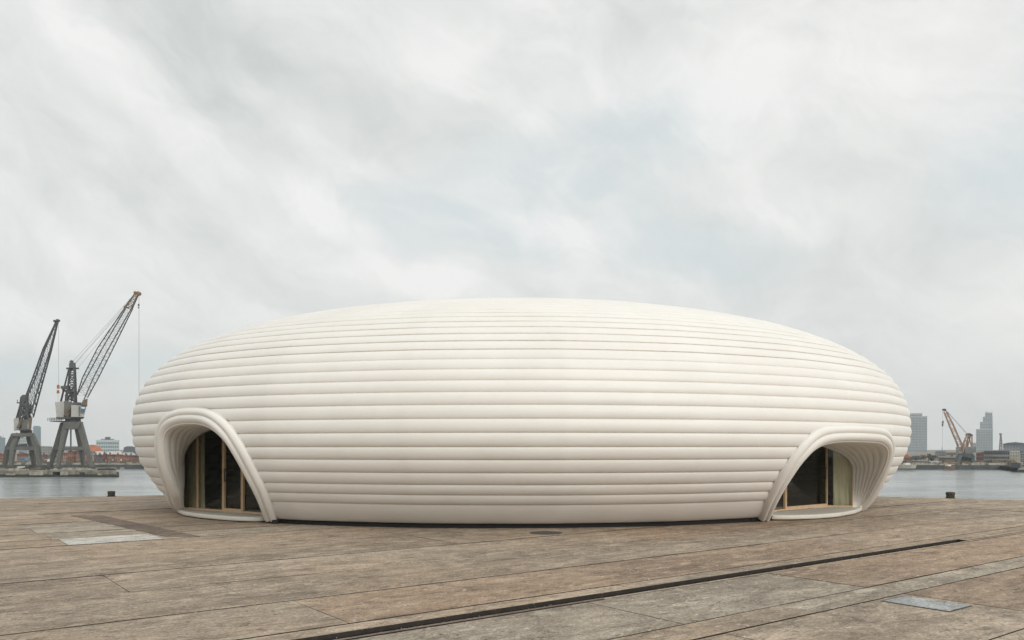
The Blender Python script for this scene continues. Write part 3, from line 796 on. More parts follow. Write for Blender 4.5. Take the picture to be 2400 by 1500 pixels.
def crane_root(px, D, z, label, group=None):
    return empty('harbour_crane', (WX(px, D), D, z), label, 'crane', group)
def lattice(m, chords, nseg, t, diag_t):
    """chords = list of 4 polylines (same point count) -> chord beams and lacing"""
    for c in chords:
        for a, c2 in zip(c[:-1], c[1:]): m.beam(a, c2, t)
    def lerpc(c, f):
        L = [0]
        for a, c2 in zip(c[:-1], c[1:]): L.append(L[-1] + (c2 - a).length)
        s = L[-1] * f; k = min(max(bisect.bisect_left(L, s), 1), len(L) - 1); return c[k - 1].lerp(c[k], (s - L[k - 1]) / (L[k] - L[k - 1]))
    for k in range(len(chords)):
        A, B = chords[k], chords[(k + 1) % len(chords)]
        for i in range(nseg):
            f0, f1 = i / nseg, (i + 1) / nseg
            a, c2 = (lerpc(A, f0), lerpc(B, f1)) if (i + k) % 2 == 0 else (lerpc(B, f0), lerpc(A, f1))
            m.beam(a, c2, diag_t); m.beam(lerpc(A, f1), lerpc(B, f1), diag_t)

def wall_prism(pts, D, e0, e1, grow=0):
    kc = (sum(p[0] for p in pts) / len(pts) - CX) / F_PX; nn = Vector((kc, 1, 0)).normalized(); m = MB(); base = []
    for x, y in pts:
        k = (x - CX) / F_PX; Y = D * (kc * kc + 1) / (k * kc + 1); base.append(Vector((k * Y, Y, EYE + (HY - y) / F_PX * Y)))
    m.prism([p + nn * e0 for p in base], [p + nn * e1 for p in base]); return m

# ---- crane A (large, in front)
D = 200.0; s_ = D / F_PX
cA = crane_root(168, D, PT, 'tall grey harbour crane with a white machine house and raised lattice jib, nearer the pavilion')
legs = [((157, 990, -1), (144, 1050, -2.2), (136, 1098, -3)), ((149, 992, 3), (131, 1050, 4.5), (117, 1098, 6)),
        ((186, 990, -1), (203, 1050, -2.2), (217, 1098, -3)), ((180, 992, 3), (190, 1048, 4.5), (196, 1098, 6))]
for p0, p1, p2 in legs:
    m = MB(); m.beam(W(p0[0], p0[1], D, p0[2]), W(p1[0], p1[1], D, p1[2]), 1.15, 1.0, 1.1, 1.0, up=(0, 1, 0)); m.beam(W(p1[0], p1[1] - 1, D, p1[2]), W(p2[0], p2[1], D, p2[2]), 1.0, .62, 1.0, .7)
    lg = m.build('leg', 'crane_grey', cA)
    m = MB(); q = W(p2[0], 1098, D, p2[2]); m.box(q.x - .9, q.x + .9, q.y - .5, q.y + .5, PT, PT + .55); m.build('wheel_bogie', 'crane_dark', lg)
m = MB()
for a, c in (((143, 1051, -2.2), (204, 1051, -2.2)), ((131, 1052, 4.5), (190, 1052, 4.5)), ((143, 1051, -2.2), (131, 1051, 4.5)), ((204, 1051, -2.2), (190, 1051, 4.5))):
    m.beam(W(*a[:2], D, a[2]), W(*c[:2], D, c[2]), .8, .8, .8, .8); m.build
m.build('portal_beam', 'crane_grey', cA)
m = MB(); m.prism([W(x, y, D, -2.2) for x, y in ((147, 989), (188, 989), (184, 1004), (166, 1008), (150, 1004))], [W(x, y, D, 3.5) for x, y in ((147, 989), (188, 989), (184, 1004), (166, 1008), (150, 1004))]); m.build('portal_head', 'crane_grey', cA)
c = W(167, 989, D); m = MB(); m.cyl((c.x, c.y + .8), 1.75, WZ(989, D), WZ(979.5, D), 24); m.build('slewing_ring', 'crane_dark', cA)
m = MB(); m.beam(W(166, 1004, D), W(166, 1058, D), .25)
m.beam(W(144, 1046, D, -2.2), W(204, 1046, D, -2.2), .1)
for i in range(12): m.beam(W(144 + 5.4 * i, 1051, D, -2.2), W(144 + 5.4 * i, 1046, D, -2.2), .07)
m.build('handrail', 'crane_dark', cA)
m = MB(); a, c = W(117, 987, D, -1), W(192, 988.5, D, 2.5); m.box(a.x, W(151, 0, D).x, a.y, c.y, WZ(988.5, D), WZ(986.5, D))
for i in range(9):
    x = W(117.5 + 4 * i, 0, D).x; m.beam((x, a.y, WZ(987, D)), (x, a.y, WZ(979.5, D)), .1)
m.beam(W(117.5, 980, D, -1), W(150, 980, D, -1), .12); m.beam(W(117.5, 983, D, -1), W(150, 983, D, -1), .1)
m.build('service_walkway', 'crane_grey', cA)
m = MB(); m.box(W(183, 0, D).x, c.x, a.y, c.y, WZ(990, D), WZ(988.5, D)); m.build('service_walkway', 'crane_grey', cA)
wall_prism([(129, 944), (150, 942), (150, 978), (132.5, 978)], D, -2.6, 2.6).build('machine_house', 'crane_pale', cA)
wall_prism([(150.1, 940), (168, 942), (171, 946), (171, 978), (150.1, 978)], D, -1.6, 2.4).build('machine_house', 'crane_grey', cA)
wall_prism([(167, 950), (203, 952), (196, 978), (167, 978)], D, -2.5, 2.5).build('machine_house', 'crane_pale', cA)
wall_prism([(171, 943), (190, 944), (190, 949.8), (171, 949.8)], D, -2, 2).build('winch_deck', 'crane_dark', cA)
wall_prism([(190.2, 947), (195, 938), (205.5, 935.5), (204.5, 951.8), (190.2, 949.8)], D, -2.3, 2.3).build('cab_roof', 'rust_brown', cA)
wall_prism([(189, 953.5), (201, 954), (198, 968), (189.5, 967)], D, -2.62, -2.51).build('cab_window', 'blue_glass', cA)
wall_prism([(190.5, 955), (199.5, 955.5), (198.3, 959), (190.6, 958.6)], D, -2.7, -2.63).build('cab_window', 'white_paint', cA)
wall_prism([(134, 955), (138, 955), (138, 962), (134, 962)], D, -2.7, -2.61).build('vent', 'crane_grey', cA)
wall_prism([(184, 953), (187.5, 953), (187.5, 976), (185, 976)], D, -2.6, -2.51).build('door', 'crane_grey', cA)
m = MB(); m.beam(W(152, 976, D, -1.8), W(170, 946, D, -1.8), .5); m.beam(W(156, 976, D, -1.8), W(160, 966, D, -1.8), 1.0); m.build('stair', 'rust_brown', cA)
wall_prism([(131, 978.2), (198, 978.2), (194, 981.5), (134, 981.5)], D, -2.4, 2.4).build('turntable', 'crane_dark', cA)
m = MB(); t = .32
cm = [[W(156, 941, D, -1.5), W(164, 862, D, -.6)], [W(175, 941, D, -1.5), W(175, 862, D, -.6)], [W(179, 944, D, 1.5), W(176, 862, D, .6)], [W(154, 941, D, 1.5), W(166, 862, D, .6)]]
lattice(m, cm, 7, .34, .2); m.beam(W(142, 941, D), W(161, 866, D), .26); m.beam(W(144, 941, D, 1.5), W(161, 866, D), .2)
m.build('mast', 'crane_lattice', cA)
wall_prism([(162, 851), (177, 851), (178, 863), (161.5, 863)], D, -1, 1).build('mast_head', 'crane_dark', cA)
m = MB(); m.beam(W(156, 863.5, D), W(184, 863.5, D), .4); m.beam(W(166, 850, D), W(170, 845.5, D), .7, .5); m.build('sheave_bracket', 'crane_dark', cA)
wall_prism([(142, 905.5), (160, 904), (166, 908), (163, 912.5), (148, 911.5), (142, 910)], D, -1.2, 1.2).build('counterweight', 'crane_dark', cA)
m = MB(); m.beam(W(147, 913, D), W(168, 924, D), .45); m.beam(W(162, 910, D), W(176, 935, D), .4); m.beam(W(156, 941, D, -1), W(176, 900, D, -1), .3); m.beam(W(158, 912, D, -1), W(178, 940, D, -1), .3)
for i in range(12): m.beam(W(152 + random.uniform(0, 24), 915 + random.uniform(0, 26), D, random.uniform(-1.5, 1.5)), W(152 + random.uniform(0, 24), 915 + random.uniform(0, 26), D, random.uniform(-1.5, 1.5)), .22)
m.build('luffing_gear', 'crane_dark', cA)
m = MB()
ch = [[W(181, 926, D, -1), W(202.5, 885, D, -1.2), W(236, 823, D, -1.3), W(294, 724, D, -1)], [W(197, 936, D, -1), W(219, 885, D, -1.2), W(251, 823, D, -1.3), W(307, 724.5, D, -1)],
      [W(205, 932, D, 1.2), W(231, 885, D, 1.4), W(262, 823, D, 1.4), W(310.5, 724.5, D, 1)], [W(181, 924, D, 1.2), W(193.5, 885, D, 1.4), W(229, 815, D, 1.4), W(292, 722, D, 1)]]
for cc in ch:
    for a, c2 in zip(cc[:-1], cc[1:]): m.beam(a, c2, .19)
lattice(m, ch, 24, .07, .042)
jib = m.build('jib', 'crane_lattice', cA)
m = MB(); lattice(m, [[W(293, 723, D, -1), W(317, 688, D, -.4)], [W(307, 724, D, -1), W(322, 692, D, -.4)], [W(310, 724, D, 1), W(324, 692, D, .4)], [W(291, 721, D, 1), W(316, 688, D, .4)]], 4, .2, .12)
m.beam(W(291, 719, D), W(303, 722, D), .5, .3); m.build('jib_tip', 'rust_brown', jib)
m = MB(); c = W(321, 688, D)
for dx, r_ in ((-2.5, 4.0), (4.0, 5.0)):
    q = W(321 + dx, 687 + (1 if dx > 0 else 0), D); m.beam(q - Vector((0, .5, 0)), q + Vector((0, .5, 0)), r_ * 2 * s_ * .9, n=12, up=(0, 0, 1))
m.build('sheave', 'rust', jib)
m = MB()
for a, c2, e in (((176, 851), (290, 720), -.4), ((177, 852), (292, 722), .4), ((183, 862), (294, 726), 0), ((172, 846), (318, 686), 0)): m.beam(W(*a, D, e), W(*c2, D, e), .035)
m.beam(W(325.8, 690, D), W(325.8, 1000, D), .05); m.build('rope', 'rope', cA)
m = MB(); m.beam(W(325, 712, D), W(325, 717, D), .22, .35); m.beam(W(325, 719, D), W(325, 723, D), .3, .15); m.build('rope_weight', 'crane_dark', cA)

# ---- crane B (left)
D = 203.0
cB = crane_root(52, D, PT, 'darker grey harbour crane at the left edge of the picture with steeper jib')
legs = [((44, 1016, -1), (31, 1048, -2), (25, 1098, -3)), ((33, 1018, 3), (20, 1048, 4), (9, 1098, 6)), ((75, 1018, 0), (87, 1048, -2), (95, 1098, -3)), ((66, 1018, 3), (74, 1048, 4), (81, 1098, 6))]
for p0, p1, p2 in legs:
    m = MB(); m.beam(W(p0[0], p0[1], D, p0[2]), W(p1[0], p1[1], D, p1[2]), .95, 1.1, .9, 1.0); m.beam(W(p1[0], p1[1] - 1, D, p1[2]), W(p2[0], p2[1], D, p2[2]), 1.15, .75, 1.0, .8)
    lg = m.build('leg', 'crane_grey', cB)
    m = MB(); q = W(p2[0], 1098, D, p2[2]); m.box(q.x - 1.1, q.x + 1.1, q.y - .5, q.y + .5, PT, PT + .8); m.build('wheel_bogie', 'crane_dark', lg)
m = MB()
for a, c in (((30, 1051, -2), (88, 1051, -2)), ((19, 1051, 4), (75, 1051, 4)), ((30, 1051, -2), (19, 1051, 4)), ((88, 1051, -2), (75, 1051, 4))):
    m.beam(W(*a[:2], D, a[2]), W(*c[:2], D, c[2]), .85, .85, .85, .85)
m.build('portal_beam', 'crane_grey', cB)
m = MB(); m.beam(W(16, 1046, D, -2.2), W(90, 1046.5, D, -2.2), .28); m.beam(W(42, 1044, D), W(62, 1044, D), .5, .8); m.build('walkway', 'crane_dark', cB)
wall_prism([(28, 1015.5), (78, 1015.5), (77, 1022.5), (60, 1023), (52, 1026), (44, 1023), (29, 1022.5)], D, -2, 4).build('portal_head', 'crane_grey', cB)
c = W(57, 1010, D); m = MB(); m.cyl((c.x, c.y + .8), 1.35, WZ(1015, D), WZ(1008, D), 20); m.build('slewing_ring', 'crane_dark', cB)
wall_prism([(47, 1005), (70, 1005), (72, 1009), (45, 1009)], D, -2, 2).build('turntable', 'crane_dark', cB)
wall_prism([(32, 982), (44, 980), (44, 1008), (33, 1009)], D, -2.2, 2.2).build('machine_house', 'crane_pale', cB)
wall_prism([(44.1, 980), (51, 980), (51, 1008), (44.1, 1008)], D, -1.4, 2.2).build('machine_house', 'crane_dark', cB)
wall_prism([(51.1, 984), (66, 983), (65, 1005), (51.1, 1005)], D, -2.1, 2.2).build('machine_house', 'crane_grey', cB)
wall_prism([(66.1, 980), (76, 978), (73, 1008), (66.1, 1008)], D, -1.8, 2.2).build('cab', 'rust_brown', cB)
m = MB(); m.beam(W(42, 1004, D, -2.3), W(52, 982, D, -2.3), .5); m.build('stair', 'rust_brown', cB)
m = MB()
lattice(m, [[W(46, 982, D, -1.3), W(52, 930, D, -.6)], [W(66, 982, D, -1.3), W(62, 930, D, -.6)], [W(68, 982, D, 1.3), W(64, 930, D, .6)], [W(44, 982, D, 1.3), W(50, 930, D, .6)]], 5, .36, .24)
m.beam(W(38, 982, D), W(50, 940, D), .28); m.beam(W(40, 944, D), W(52, 944, D), .3); m.beam(W(40.5, 944, D), W(40.5, 937, D), .12); m.build('mast', 'crane_lattice', cB)
wall_prism([(50, 930), (51, 926), (60, 925.5), (64, 929), (64, 942), (50, 944)], D, -1, 1).build('mast_head', 'crane_dark', cB)
m = MB(); rb = random.Random(4)
for i in range(26): m.beam(W(rb.uniform(50, 74), rb.uniform(944, 984), D, rb.uniform(-1.5, 1.5)), W(rb.uniform(50, 74), rb.uniform(944, 984), D, rb.uniform(-1.5, 1.5)), .3)
m.build('luffing_gear', 'crane_dark', cB)
m = MB()
ch = [[W(62, 934, D, -1), W(83, 885, D, -1.1), W(104.5, 820, D, -1), W(131, 757, D, -.4)], [W(72, 970, D, -1), W(97, 885, D, -1.1), W(117, 822, D, -1), W(134, 757, D, -.4)],
      [W(78, 978, D, 1), W(103, 885, D, 1.1), W(120, 823, D, 1), W(135, 757, D, .4)], [W(60, 930, D, 1), W(77, 885, D, 1.1), W(101, 818, D, 1), W(130, 757, D, .4)]]
for cc in ch:
    for a, c2 in zip(cc[:-1], cc[1:]): m.beam(a, c2, .26)
lattice(m, ch, 17, .12, .07); jib = m.build('jib', 'crane_lattice', cB)
m = MB()
for x, y, r_ in ((130, 753, 3.0), (136, 751, 2.8)): q = W(x, y, D); m.beam(q - Vector((0, .5, 0)), q + Vector((0, .5, 0)), r_ * 2 * D / F_PX, n=12, up=(0, 0, 1))
m.beam(W(129, 756, D), W(136, 756, D), .5); m.build('sheave', 'crane_dark', jib)
m = MB(); m.beam(W(137.3, 752, D), W(137.3, 904, D), .035); m.beam(W(136, 921, D), W(136, 942, D), .03); m.build('rope', 'rope', cB)
m = MB(); m.beam(W(136.5, 902, D), W(136.5, 911, D), .42, .5); m.build('hook_block', 'orange_paint', cB)
m = MB(); m.beam(W(136, 914, D), W(136, 922, D), .35, .5); m.build('hook_block', 'orange_paint', cB)

# ---- orange crane on the far right bank
D = 262.0; GZ = -3.84
cC = crane_root(2262, D, GZ, 'rusty orange lattice crane on a dark green pedestal on the right far bank')
for x0, x1, e in ((2250, 2243, -3), (2276, 2283, -3), (2255, 2253, 3), (2271, 2274, 3)):
    m = MB(); m.beam(W(x0, 1066, D, e), W(x1, 1091, D, e), 1.15, .9, 1.1, .9); m.build('leg', 'green_steel', cC)
wall_prism([(2246, 1062.5), (2280, 1062.5), (2286, 1071), (2280, 1074), (2262, 1070), (2246, 1074), (2240, 1071)], D, -3.4, 3.4).build('pedestal_head', 'green_steel', cC)
m = MB(); c = W(2262, 1063, D); m.cyl((c.x, c.y), 2.2, WZ(1090, D), WZ(1063, D), 16); m.build('pedestal_drum', 'green_steel', cC)
wall_prism([(2262, 1047), (2287.5, 1047.5), (2288, 1060), (2276, 1062), (2262, 1062)], D, -2.5, 2.5).build('machine_house', 'grey_wall', cC)
wall_prism([(2240, 1048), (2254, 1047), (2254, 1059), (2241, 1062)], D, -2, 2).build('cab', 'grey_wall', cC)
wall_prism([(2254.1, 1048), (2261.9, 1047), (2261.9, 1062), (2254.1, 1062)], D, -1.6, 2).build('engine_housing', 'slate', cC)
m = MB(); m.beam(W(2245, 1058, D, -2.6), W(2256, 1060, D, -2.6), .5); m.beam(W(2256, 1060, D, -2.6), W(2260, 1042, D, -2.6), .5); m.build('jib_foot', 'tan_steel', cC)
m = MB(); lattice(m, [[W(2211.5, 965, D, -.5), W(2224, 997, D, -1), W(2243, 1043, D, -1)], [W(2217, 964, D, -.5), W(2233, 995, D, -1), W(2253, 1043, D, -1)], [W(2219, 964, D, .5), W(2235, 995, D, 1), W(2256, 1043, D, 1)], [W(2213, 965, D, .5), W(2226, 997, D, 1), W(2246, 1044, D, 1)]], 9, .19, .09)
m.beam(W(2243, 1042, D), W(2251, 1058, D), .4); m.beam(W(2254, 1042, D), W(2254, 1058, D), .4)
jib = m.build('jib', 'tan_steel', cC)
wall_prism([(2207, 960), (2212, 957.5), (2218, 959), (2217, 964), (2209, 962.5)], D, -.6, .6).build('sheave', 'rust_brown', jib)
m = MB(); lattice(m, [[W(2253, 1047, D, -1), W(2266, 1019, D, -.6)], [W(2264, 1047, D, -1), W(2269, 1019, D, -.6)], [W(2266, 1047, D, 1), W(2270, 1019, D, .6)], [W(2255, 1047, D, 1), W(2267, 1019, D, .6)]], 3, .22, .11)
for a, c2 in (((2278, 1020), (2278.5, 1047)), ((2275, 1020), (2268, 1047)), ((2270, 1020), (2277, 1047)), ((2262, 1019), (2280, 1020))): m.beam(W(*a, D), W(*c2, D), .28)
m.build('mast', 'tan_steel', cC)
wall_prism([(2263, 1019), (2265, 1016), (2273, 1015), (2279, 1018), (2279, 1021), (2264, 1021)], D, -.8, .8).build('mast_head', 'rust_brown', cC)
m = MB(); m.beam(W(2217, 961, D), W(2267, 1016, D), .06); m.beam(W(2219, 964, D, .5), W(2266, 1018, D, .5), .06); m.beam(W(2209, 962, D), W(2209, 1060, D), .035); m.build('rope', 'rope', cC)
m = MB(); m.beam(W(2210.5, 986, D), W(2209.3, 992, D), .25, .45); m.beam(W(2209.3, 993, D), W(2209, 999, D), .35, .3); m.build('hook_block', 'green_steel', cC)

# ---- small distant crane / mast
D = 450.0
cD = crane_root(2345, D, GZ, 'small thin grey lattice crane mast beside the round roofed building on the right')
m = MB(); lattice(m, [[W(2341.5, 1062, D, -.8), W(2343, 1040, D, -.8), W(2344.5, 1018, D, -.3)], [W(2348.5, 1062, D, -.8), W(2348, 1036, D, -.8), W(2345.5, 1018, D, -.3)], [W(2349, 1062, D, .8), W(2348.3, 1036, D, .8), W(2346, 1018, D, .3)], [W(2342, 1062, D, .8), W(2343.5, 1040, D, .8), W(2344.7, 1018, D, .3)]], 7, .3, .2)
m.build('mast', 'crane_grey', cD)
m = MB(); m.beam(W(2343, 1017.5, D), W(2347, 1017.5, D), .9); m.build('mast_head', 'crane_dark', cD)

# ================================================================== BUILDINGS
def building(name, label, cat, outline, D, depth, wall, rows=0, cols=0, win='window_dark', roof=None, roofm='slate', base=GZ, win_h=.5, win_w=.6, group=None, top_off=0.0, proud=.06):
    """outline: px polygon of the wall above ground (top edge, left to right); closed down to the ground"""
    global XF
    x0, x1 = outline[0][0], outline[-1][0]; X0, X1 = WX(x0, D), WX(x1, D)
    XF = ((X0 + X1) / 2, D, math.atan(((x0 + x1) / 2 - CX) / F_PX))
    root = empty(name, ((X0 + X1) / 2, D, base), label, cat, group)
    pts = [(WX(x, D), WZ(y, D)) for x, y in outline] + [(X1, base), (X0, base)]
    m = MB(); m.prism([(x, D, z) for x, z in pts], [(x, D + depth, z) for x, z in pts]); wl = m.build('wall', wall, root)
    ztop = min(WZ(outline[0][1], D), WZ(outline[-1][1], D))
    if rows and cols:
        m = MB(); zb = max(base, WZ(1092, D)); hh = (ztop - zb) / rows; ww = (X1 - X0) / cols
        for r in range(rows):
            for c in range(cols):
                zc = zb + hh * (r + .5) - top_off; xc = X0 + ww * (c + .5)
                m.box(xc - ww * win_w / 2, xc + ww * win_w / 2, D - proud, D + .1, zc - hh * win_h / 2, zc + hh * win_h / 2)
        o = m.build('windows', win, root); o['kind'] = 'stuff'
        # flank windows facing the water's centre line
        m = MB(); xs = X1 if x1 < CX else X0; sg = 1 if x1 < CX else -1; nc = max(1, int(depth / max(ww, 1.5))); dw = depth / nc
        for r in range(rows):
            for c in range(nc):
                zc = zb + hh * (r + .5) - top_off; yc = D + dw * (c + .5)
                m.box(min(xs, xs + sg * proud), max(xs, xs + sg * proud), yc - dw * win_w / 2, yc + dw * win_w / 2, zc - hh * win_h / 2, zc + hh * win_h / 2)
        o = m.build('windows', win, root); o['kind'] = 'stuff'
    if roof:
        pts = [(WX(x, D), WZ(y, D)) for x, y in roof]
        m = MB(); m.prism([(x, D - .4, z) for x, z in pts], [(x, D + depth + .3, z) for x, z in pts]); m.build('roof', roofm, root)
    xf, XF = XF, None
    return root, X0, X1, xf

def tower(label, tiers, D, depth, glass, slab, fl, cols, ph=None):
    """tiers: list of (px0, px1, pytop); floors as projecting slab bands, thin fins between bays"""
    global XF
    X0 = WX(min(t[0] for t in tiers), D); X1 = WX(max(t[1] for t in tiers), D)
    XF = ((X0 + X1) / 2, D, math.atan((X0 + X1) / 2 / D))
    root = empty('tower_block', ((X0 + X1) / 2, D, GZ), label, 'tower')
    for i, (a, c, y) in enumerate(tiers):
        xa, xb, zt = WX(a, D) + .01 * i, WX(c, D) - .01 * i, WZ(y, D); dp = depth * (1 - .06 * i); m = MB()
        m.box(xa, xb, D + .3 * i, D + dp, GZ, zt); m.build('wall', glass, root)
        m = MB(); z = GZ + fl
        while z < zt - .2:
            m.box(xa - .3, xb + .3, D + .3 * i - .35, D + dp + .3, z - fl * .19, z + fl * .19); z += fl
        m.box(xa - .4, xb + .4, D + .3 * i - .45, D + dp + .4, zt - .8, zt + .3)
        o = m.build('floor_bands', slab, root); o['kind'] = 'stuff'
        m = MB(); n = max(2, int(cols * (c - a) / (tiers[0][1] - tiers[0][0])))
        for k in range(n + 1):
            x = xa + (xb - xa) * k / n; m.box(x - .17, x + .17, D + .3 * i - .55, D + .3 * i - .36, GZ, zt)
        o = m.build('fins', slab, root); o['kind'] = 'stuff'
    if ph:
        for (a, c, y0, y1, mt) in ph:
            m = MB(); m.box(WX(a, D), WX(c, D), D + 2, D + depth * .8, WZ(y1, D) - .5, WZ(y0, D)); m.build('roof_plant', mt, root)
    XF = None
    return root
FT = 1000.0
tower('pale glass office tower of even floors just right of the pavilion', [(2124, 2172.5, 976), (2128, 2161, 969)], FT, 26, 'tower_glass', 'tower_pale', 2.0, 7)
tower('stepped blue glass skyscraper with a pale top, right of the orange crane', [(2288, 2326.5, 1006), (2297, 2326.3, 989), (2304, 2326, 977), (2309, 2325.5, 967)], FT + 30, 24, 'tower_blue', 'tower_pale', 2.1, 7,
      ph=[(2311, 2325, 966.5, 976, 'tower_pale'), (2312.5, 2313.5, 962, 967, 'tower_pale')])
tower('small pale block in the haze between the orange crane and the stepped skyscraper', [(2279, 2290, 1038)], FT + 80, 20, 'tower_glass', 'tower_pale', 2.6, 4)
tower('rounded dark blue residential tower behind the left crane', [(78, 95.5, 1001), (80, 93, 999)], 900, 20, 'tower_blue', 'tower_glass', 2.4, 5, ph=[(82, 91, 998, 1001, 'tower_glass')])
tower('grey blue tower cut by the left edge of the picture', [(-14, 12, 1026)], 900, 18, 'tower_blue', 'tower_glass', 2.4, 5, ph=[(7, 7.8, 1018, 1027, 'grey_wall'), (-6, 4, 1022, 1027, 'tower_glass')])
tower('pale blue tower seen through the legs of the left crane', [(43, 64, 1025)], 940, 20, 'tower_glass', 'tower_pale', 2.8, 4)
tower('wide green glass office block with stepped rooftop left of the pavilion', [(226, 279, 1032)], 520, 24, 'tower_glass', 'tower_pale', 2.3, 10,
      ph=[(236, 268, 1028.5, 1032, 'tower_glass'), (246, 259, 1024, 1029, 'slate')])
building('hall', 'grey stepped hall roof in the distance touching the left side of the pavilion', 'hall', [(289, 1054), (291, 1048), (296, 1047), (296.2, 1046), (310, 1046), (330, 1051)], 480, 20, 'slate')
building('apartment_block', 'low grey apartment block between the two grey cranes', 'building', [(88, 1047), (95, 1045), (123, 1046)], 430, 18, 'grey_wall', 5, 9, win_h=.45)
building('brick_hall', 'brick hall with an arched orange tiled roof behind the right crane leg', 'hall', [(206, 1058), (236, 1058)], 400, 22, 'grey_wall', 3, 5, roof=[(204, 1058.5), (207, 1044), (214, 1042), (224, 1043), (233, 1047), (240, 1053), (240, 1058.5)], roofm='terracotta')
HB = 'brick harbour houses on the left far bank'
row = [(-12, 4, 1063, 'brick', 'low'), (4.2, 24, 1064, 'brick', 'low'), (40, 66, 1064, 'brick_brown', 'gable'), (66.3, 96, 1063, 'grey_wall', 'low'), (98, 112, 1067, 'brick_brown', 'low'), (112.3, 134, 1068, 'grey_wall', 'gable'),
       (134.5, 158, 1062, 'brick', 'low'), (158.3, 178, 1058, 'brick', 'low'), (178.3, 196, 1057, 'brick_brown', 'low'), (196.3, 212, 1060, 'brick', 'gable'), (220, 229, 1067, 'brick_dark', 'gable'), (229.3, 240, 1067, 'slate', 'gable'),
       (240.3, 252, 1065, 'brick', 'gable'), (252.3, 270, 1066, 'brick_brown', 'low'), (270.3, 290, 1067, 'brick', 'low'), (290.3, 302, 1068, 'brick', 'gable'), (302.3, 316, 1068, 'brick', 'low'), (316.3, 336, 1068, 'brick_dark', 'low')]
names = ['first brick terrace from the left edge, flat roofed, left of the left crane', 'red brick terrace between the left edge and the left crane legs', 'brown gabled house framed by the legs of the left crane',
         'flat grey house behind the right leg of the left crane', 'narrow brown house right of the left crane', 'grey gabled house midway between the cranes', 'red brick house just left of the right crane',
         'tall red brick warehouse framed by the legs of the right crane, left half', 'brown brick warehouse framed by the legs of the right crane, right half', 'red gabled house behind the rightmost leg of the right crane',
         'narrow dark gabled house right of the right crane', 'narrow slate grey gabled house under the white roofed sheds', 'thin red gabled house under the green office block', 'brown flat fronted house below the green office block',
         'red brick house with pale patch right of the green office block', 'red gabled house one step left of the pavilion', 'red brick house next to last before the pavilion', 'dark brick house half hidden by the pavilion']
for (a, c, y, mt, kind), lb in zip(row, names):
    Dh = 268 + (hash(lb) % 1) + ((int(a) * 7) % 9) - 2
    nc = max(2, int((c - a) / 4)); mid = (a + c) / 2
    rf = [(a - .3, y + .4), (mid, y - 4.5), (c + .3, y + .4)] if kind == 'gable' else [(a - .3, y + .3), (a - .3, y - .9), (c + .3, y - .9), (c + .3, y + .3)]
    root, X0, X1, XF = building('brick_house', lb, 'house', [(a, y), (c, y)], Dh, 10, mt, 3, nc, roof=rf, group=HB, win_h=.42, win_w=.45, roofm='slate' if int(a) % 2 else 'brick_dark')
    m = MB(); xd = X0 + (X1 - X0) * .6; m.box(xd, xd + (X1 - X0) * .18, Dh - .1, Dh + .1, GZ, GZ + 1.6); m.build('door', 'white_paint' if int(a) % 3 == 0 else 'blue_paint', root)
    m = MB(); xd = X0 + (X1 - X0) * .2; m.box(xd, xd + .6, Dh + 3, Dh + 3.6, WZ(y + 1, Dh), WZ(y - 6, Dh)); m.build('chimney', 'brick_dark', root); XF = None
building('shed', 'white roofed harbour shed below the green office block, left one', 'shed', [(222, 1066), (243, 1066)], 290, 12, 'pale_wall', roof=[(220, 1066), (224, 1058.5), (243, 1058.5), (245, 1066)], roofm='white_roof')
building('shed', 'long white roofed shed between the green office block and the pavilion', 'shed', [(252, 1064), (285, 1064)], 292, 12, 'pale_wall', roof=[(247, 1064.5), (256, 1058), (283, 1058), (287, 1064.5)], roofm='white_roof')
building('shed', 'bluish glazed shed roof touching the pavilion on the left', 'shed', [(285.5, 1067), (318, 1067)], 295, 12, 'blue_paint', roof=[(285.5, 1067), (290, 1061), (312, 1061), (320, 1067)], roofm='tower_pale')

# vehicles and boats along the left bank
def van(px0, px1, y0, y1, D, body, label, cat='van'):
    X0, X1, Z0, Z1 = WX(px0, D), WX(px1, D), WZ(y1, D), WZ(y0, D); H = Z1 - Z0; Lx = X1 - X0; r = H * .17
    root = empty('parked_' + cat.replace(' ', '_'), ((X0 + X1) / 2, D, Z0), label, cat)
    m = MB(); P = [(X0, Z0 + r), (X0, Z1 - H * .08), (X0 + Lx * .05, Z1), (X1 - Lx * .25, Z1), (X1 - Lx * .08, Z0 + H * .55), (X1, Z0 + H * .48), (X1, Z0 + r)]
    m.prism([(x, D, z) for x, z in P], [(x, D + 1.9, z) for x, z in P]); m.build('body', body, root)
    m = MB(); m.box(X0 + Lx * .15, X1 - Lx * .3, D - .03, D + .02, Z0 + H * .58, Z0 + H * .86); m.build('side_window', 'window_dark', root)
    for f in (.2, .8):
        m = MB(); q = Vector((X0 + Lx * f, D - .05, Z0 + r)); m.beam(q, q + Vector((0, .3, 0)), r * 2, n=12, up=(0, 0, 1)); m.build('wheel', 'black_metal', root)
van(27, 48, 1082, 1091, 258, 'white_paint', 'white camper van parked behind the feet of the left crane')
van(104, 114, 1077, 1085, 262, 'white_paint', 'small white delivery van between the two grey cranes')
van(154, 163, 1081, 1089, 258, 'yellow_paint', 'yellow van between the legs of the right grey crane')
van(309, 321, 1083, 1089, 257, 'yellow_paint', 'yellow truck parked right beside the pavilion edge', 'truck')
van(50, 63, 1084, 1091, 257.5, 'orange_paint', 'orange pickup behind the left crane', 'truck')
van(48, 61, 1074, 1083, 263, 'blue_paint', 'blue grey box truck under the left crane', 'truck')
m = wall_prism([(290, 1091.5), (292, 1088), (297, 1085.8), (303, 1086), (308, 1089), (309, 1091.5)], 256, 0, 5); tag(m.build('tent', 'white_paint'), 'small white tent on the bank next to the pavilion', 'tent')
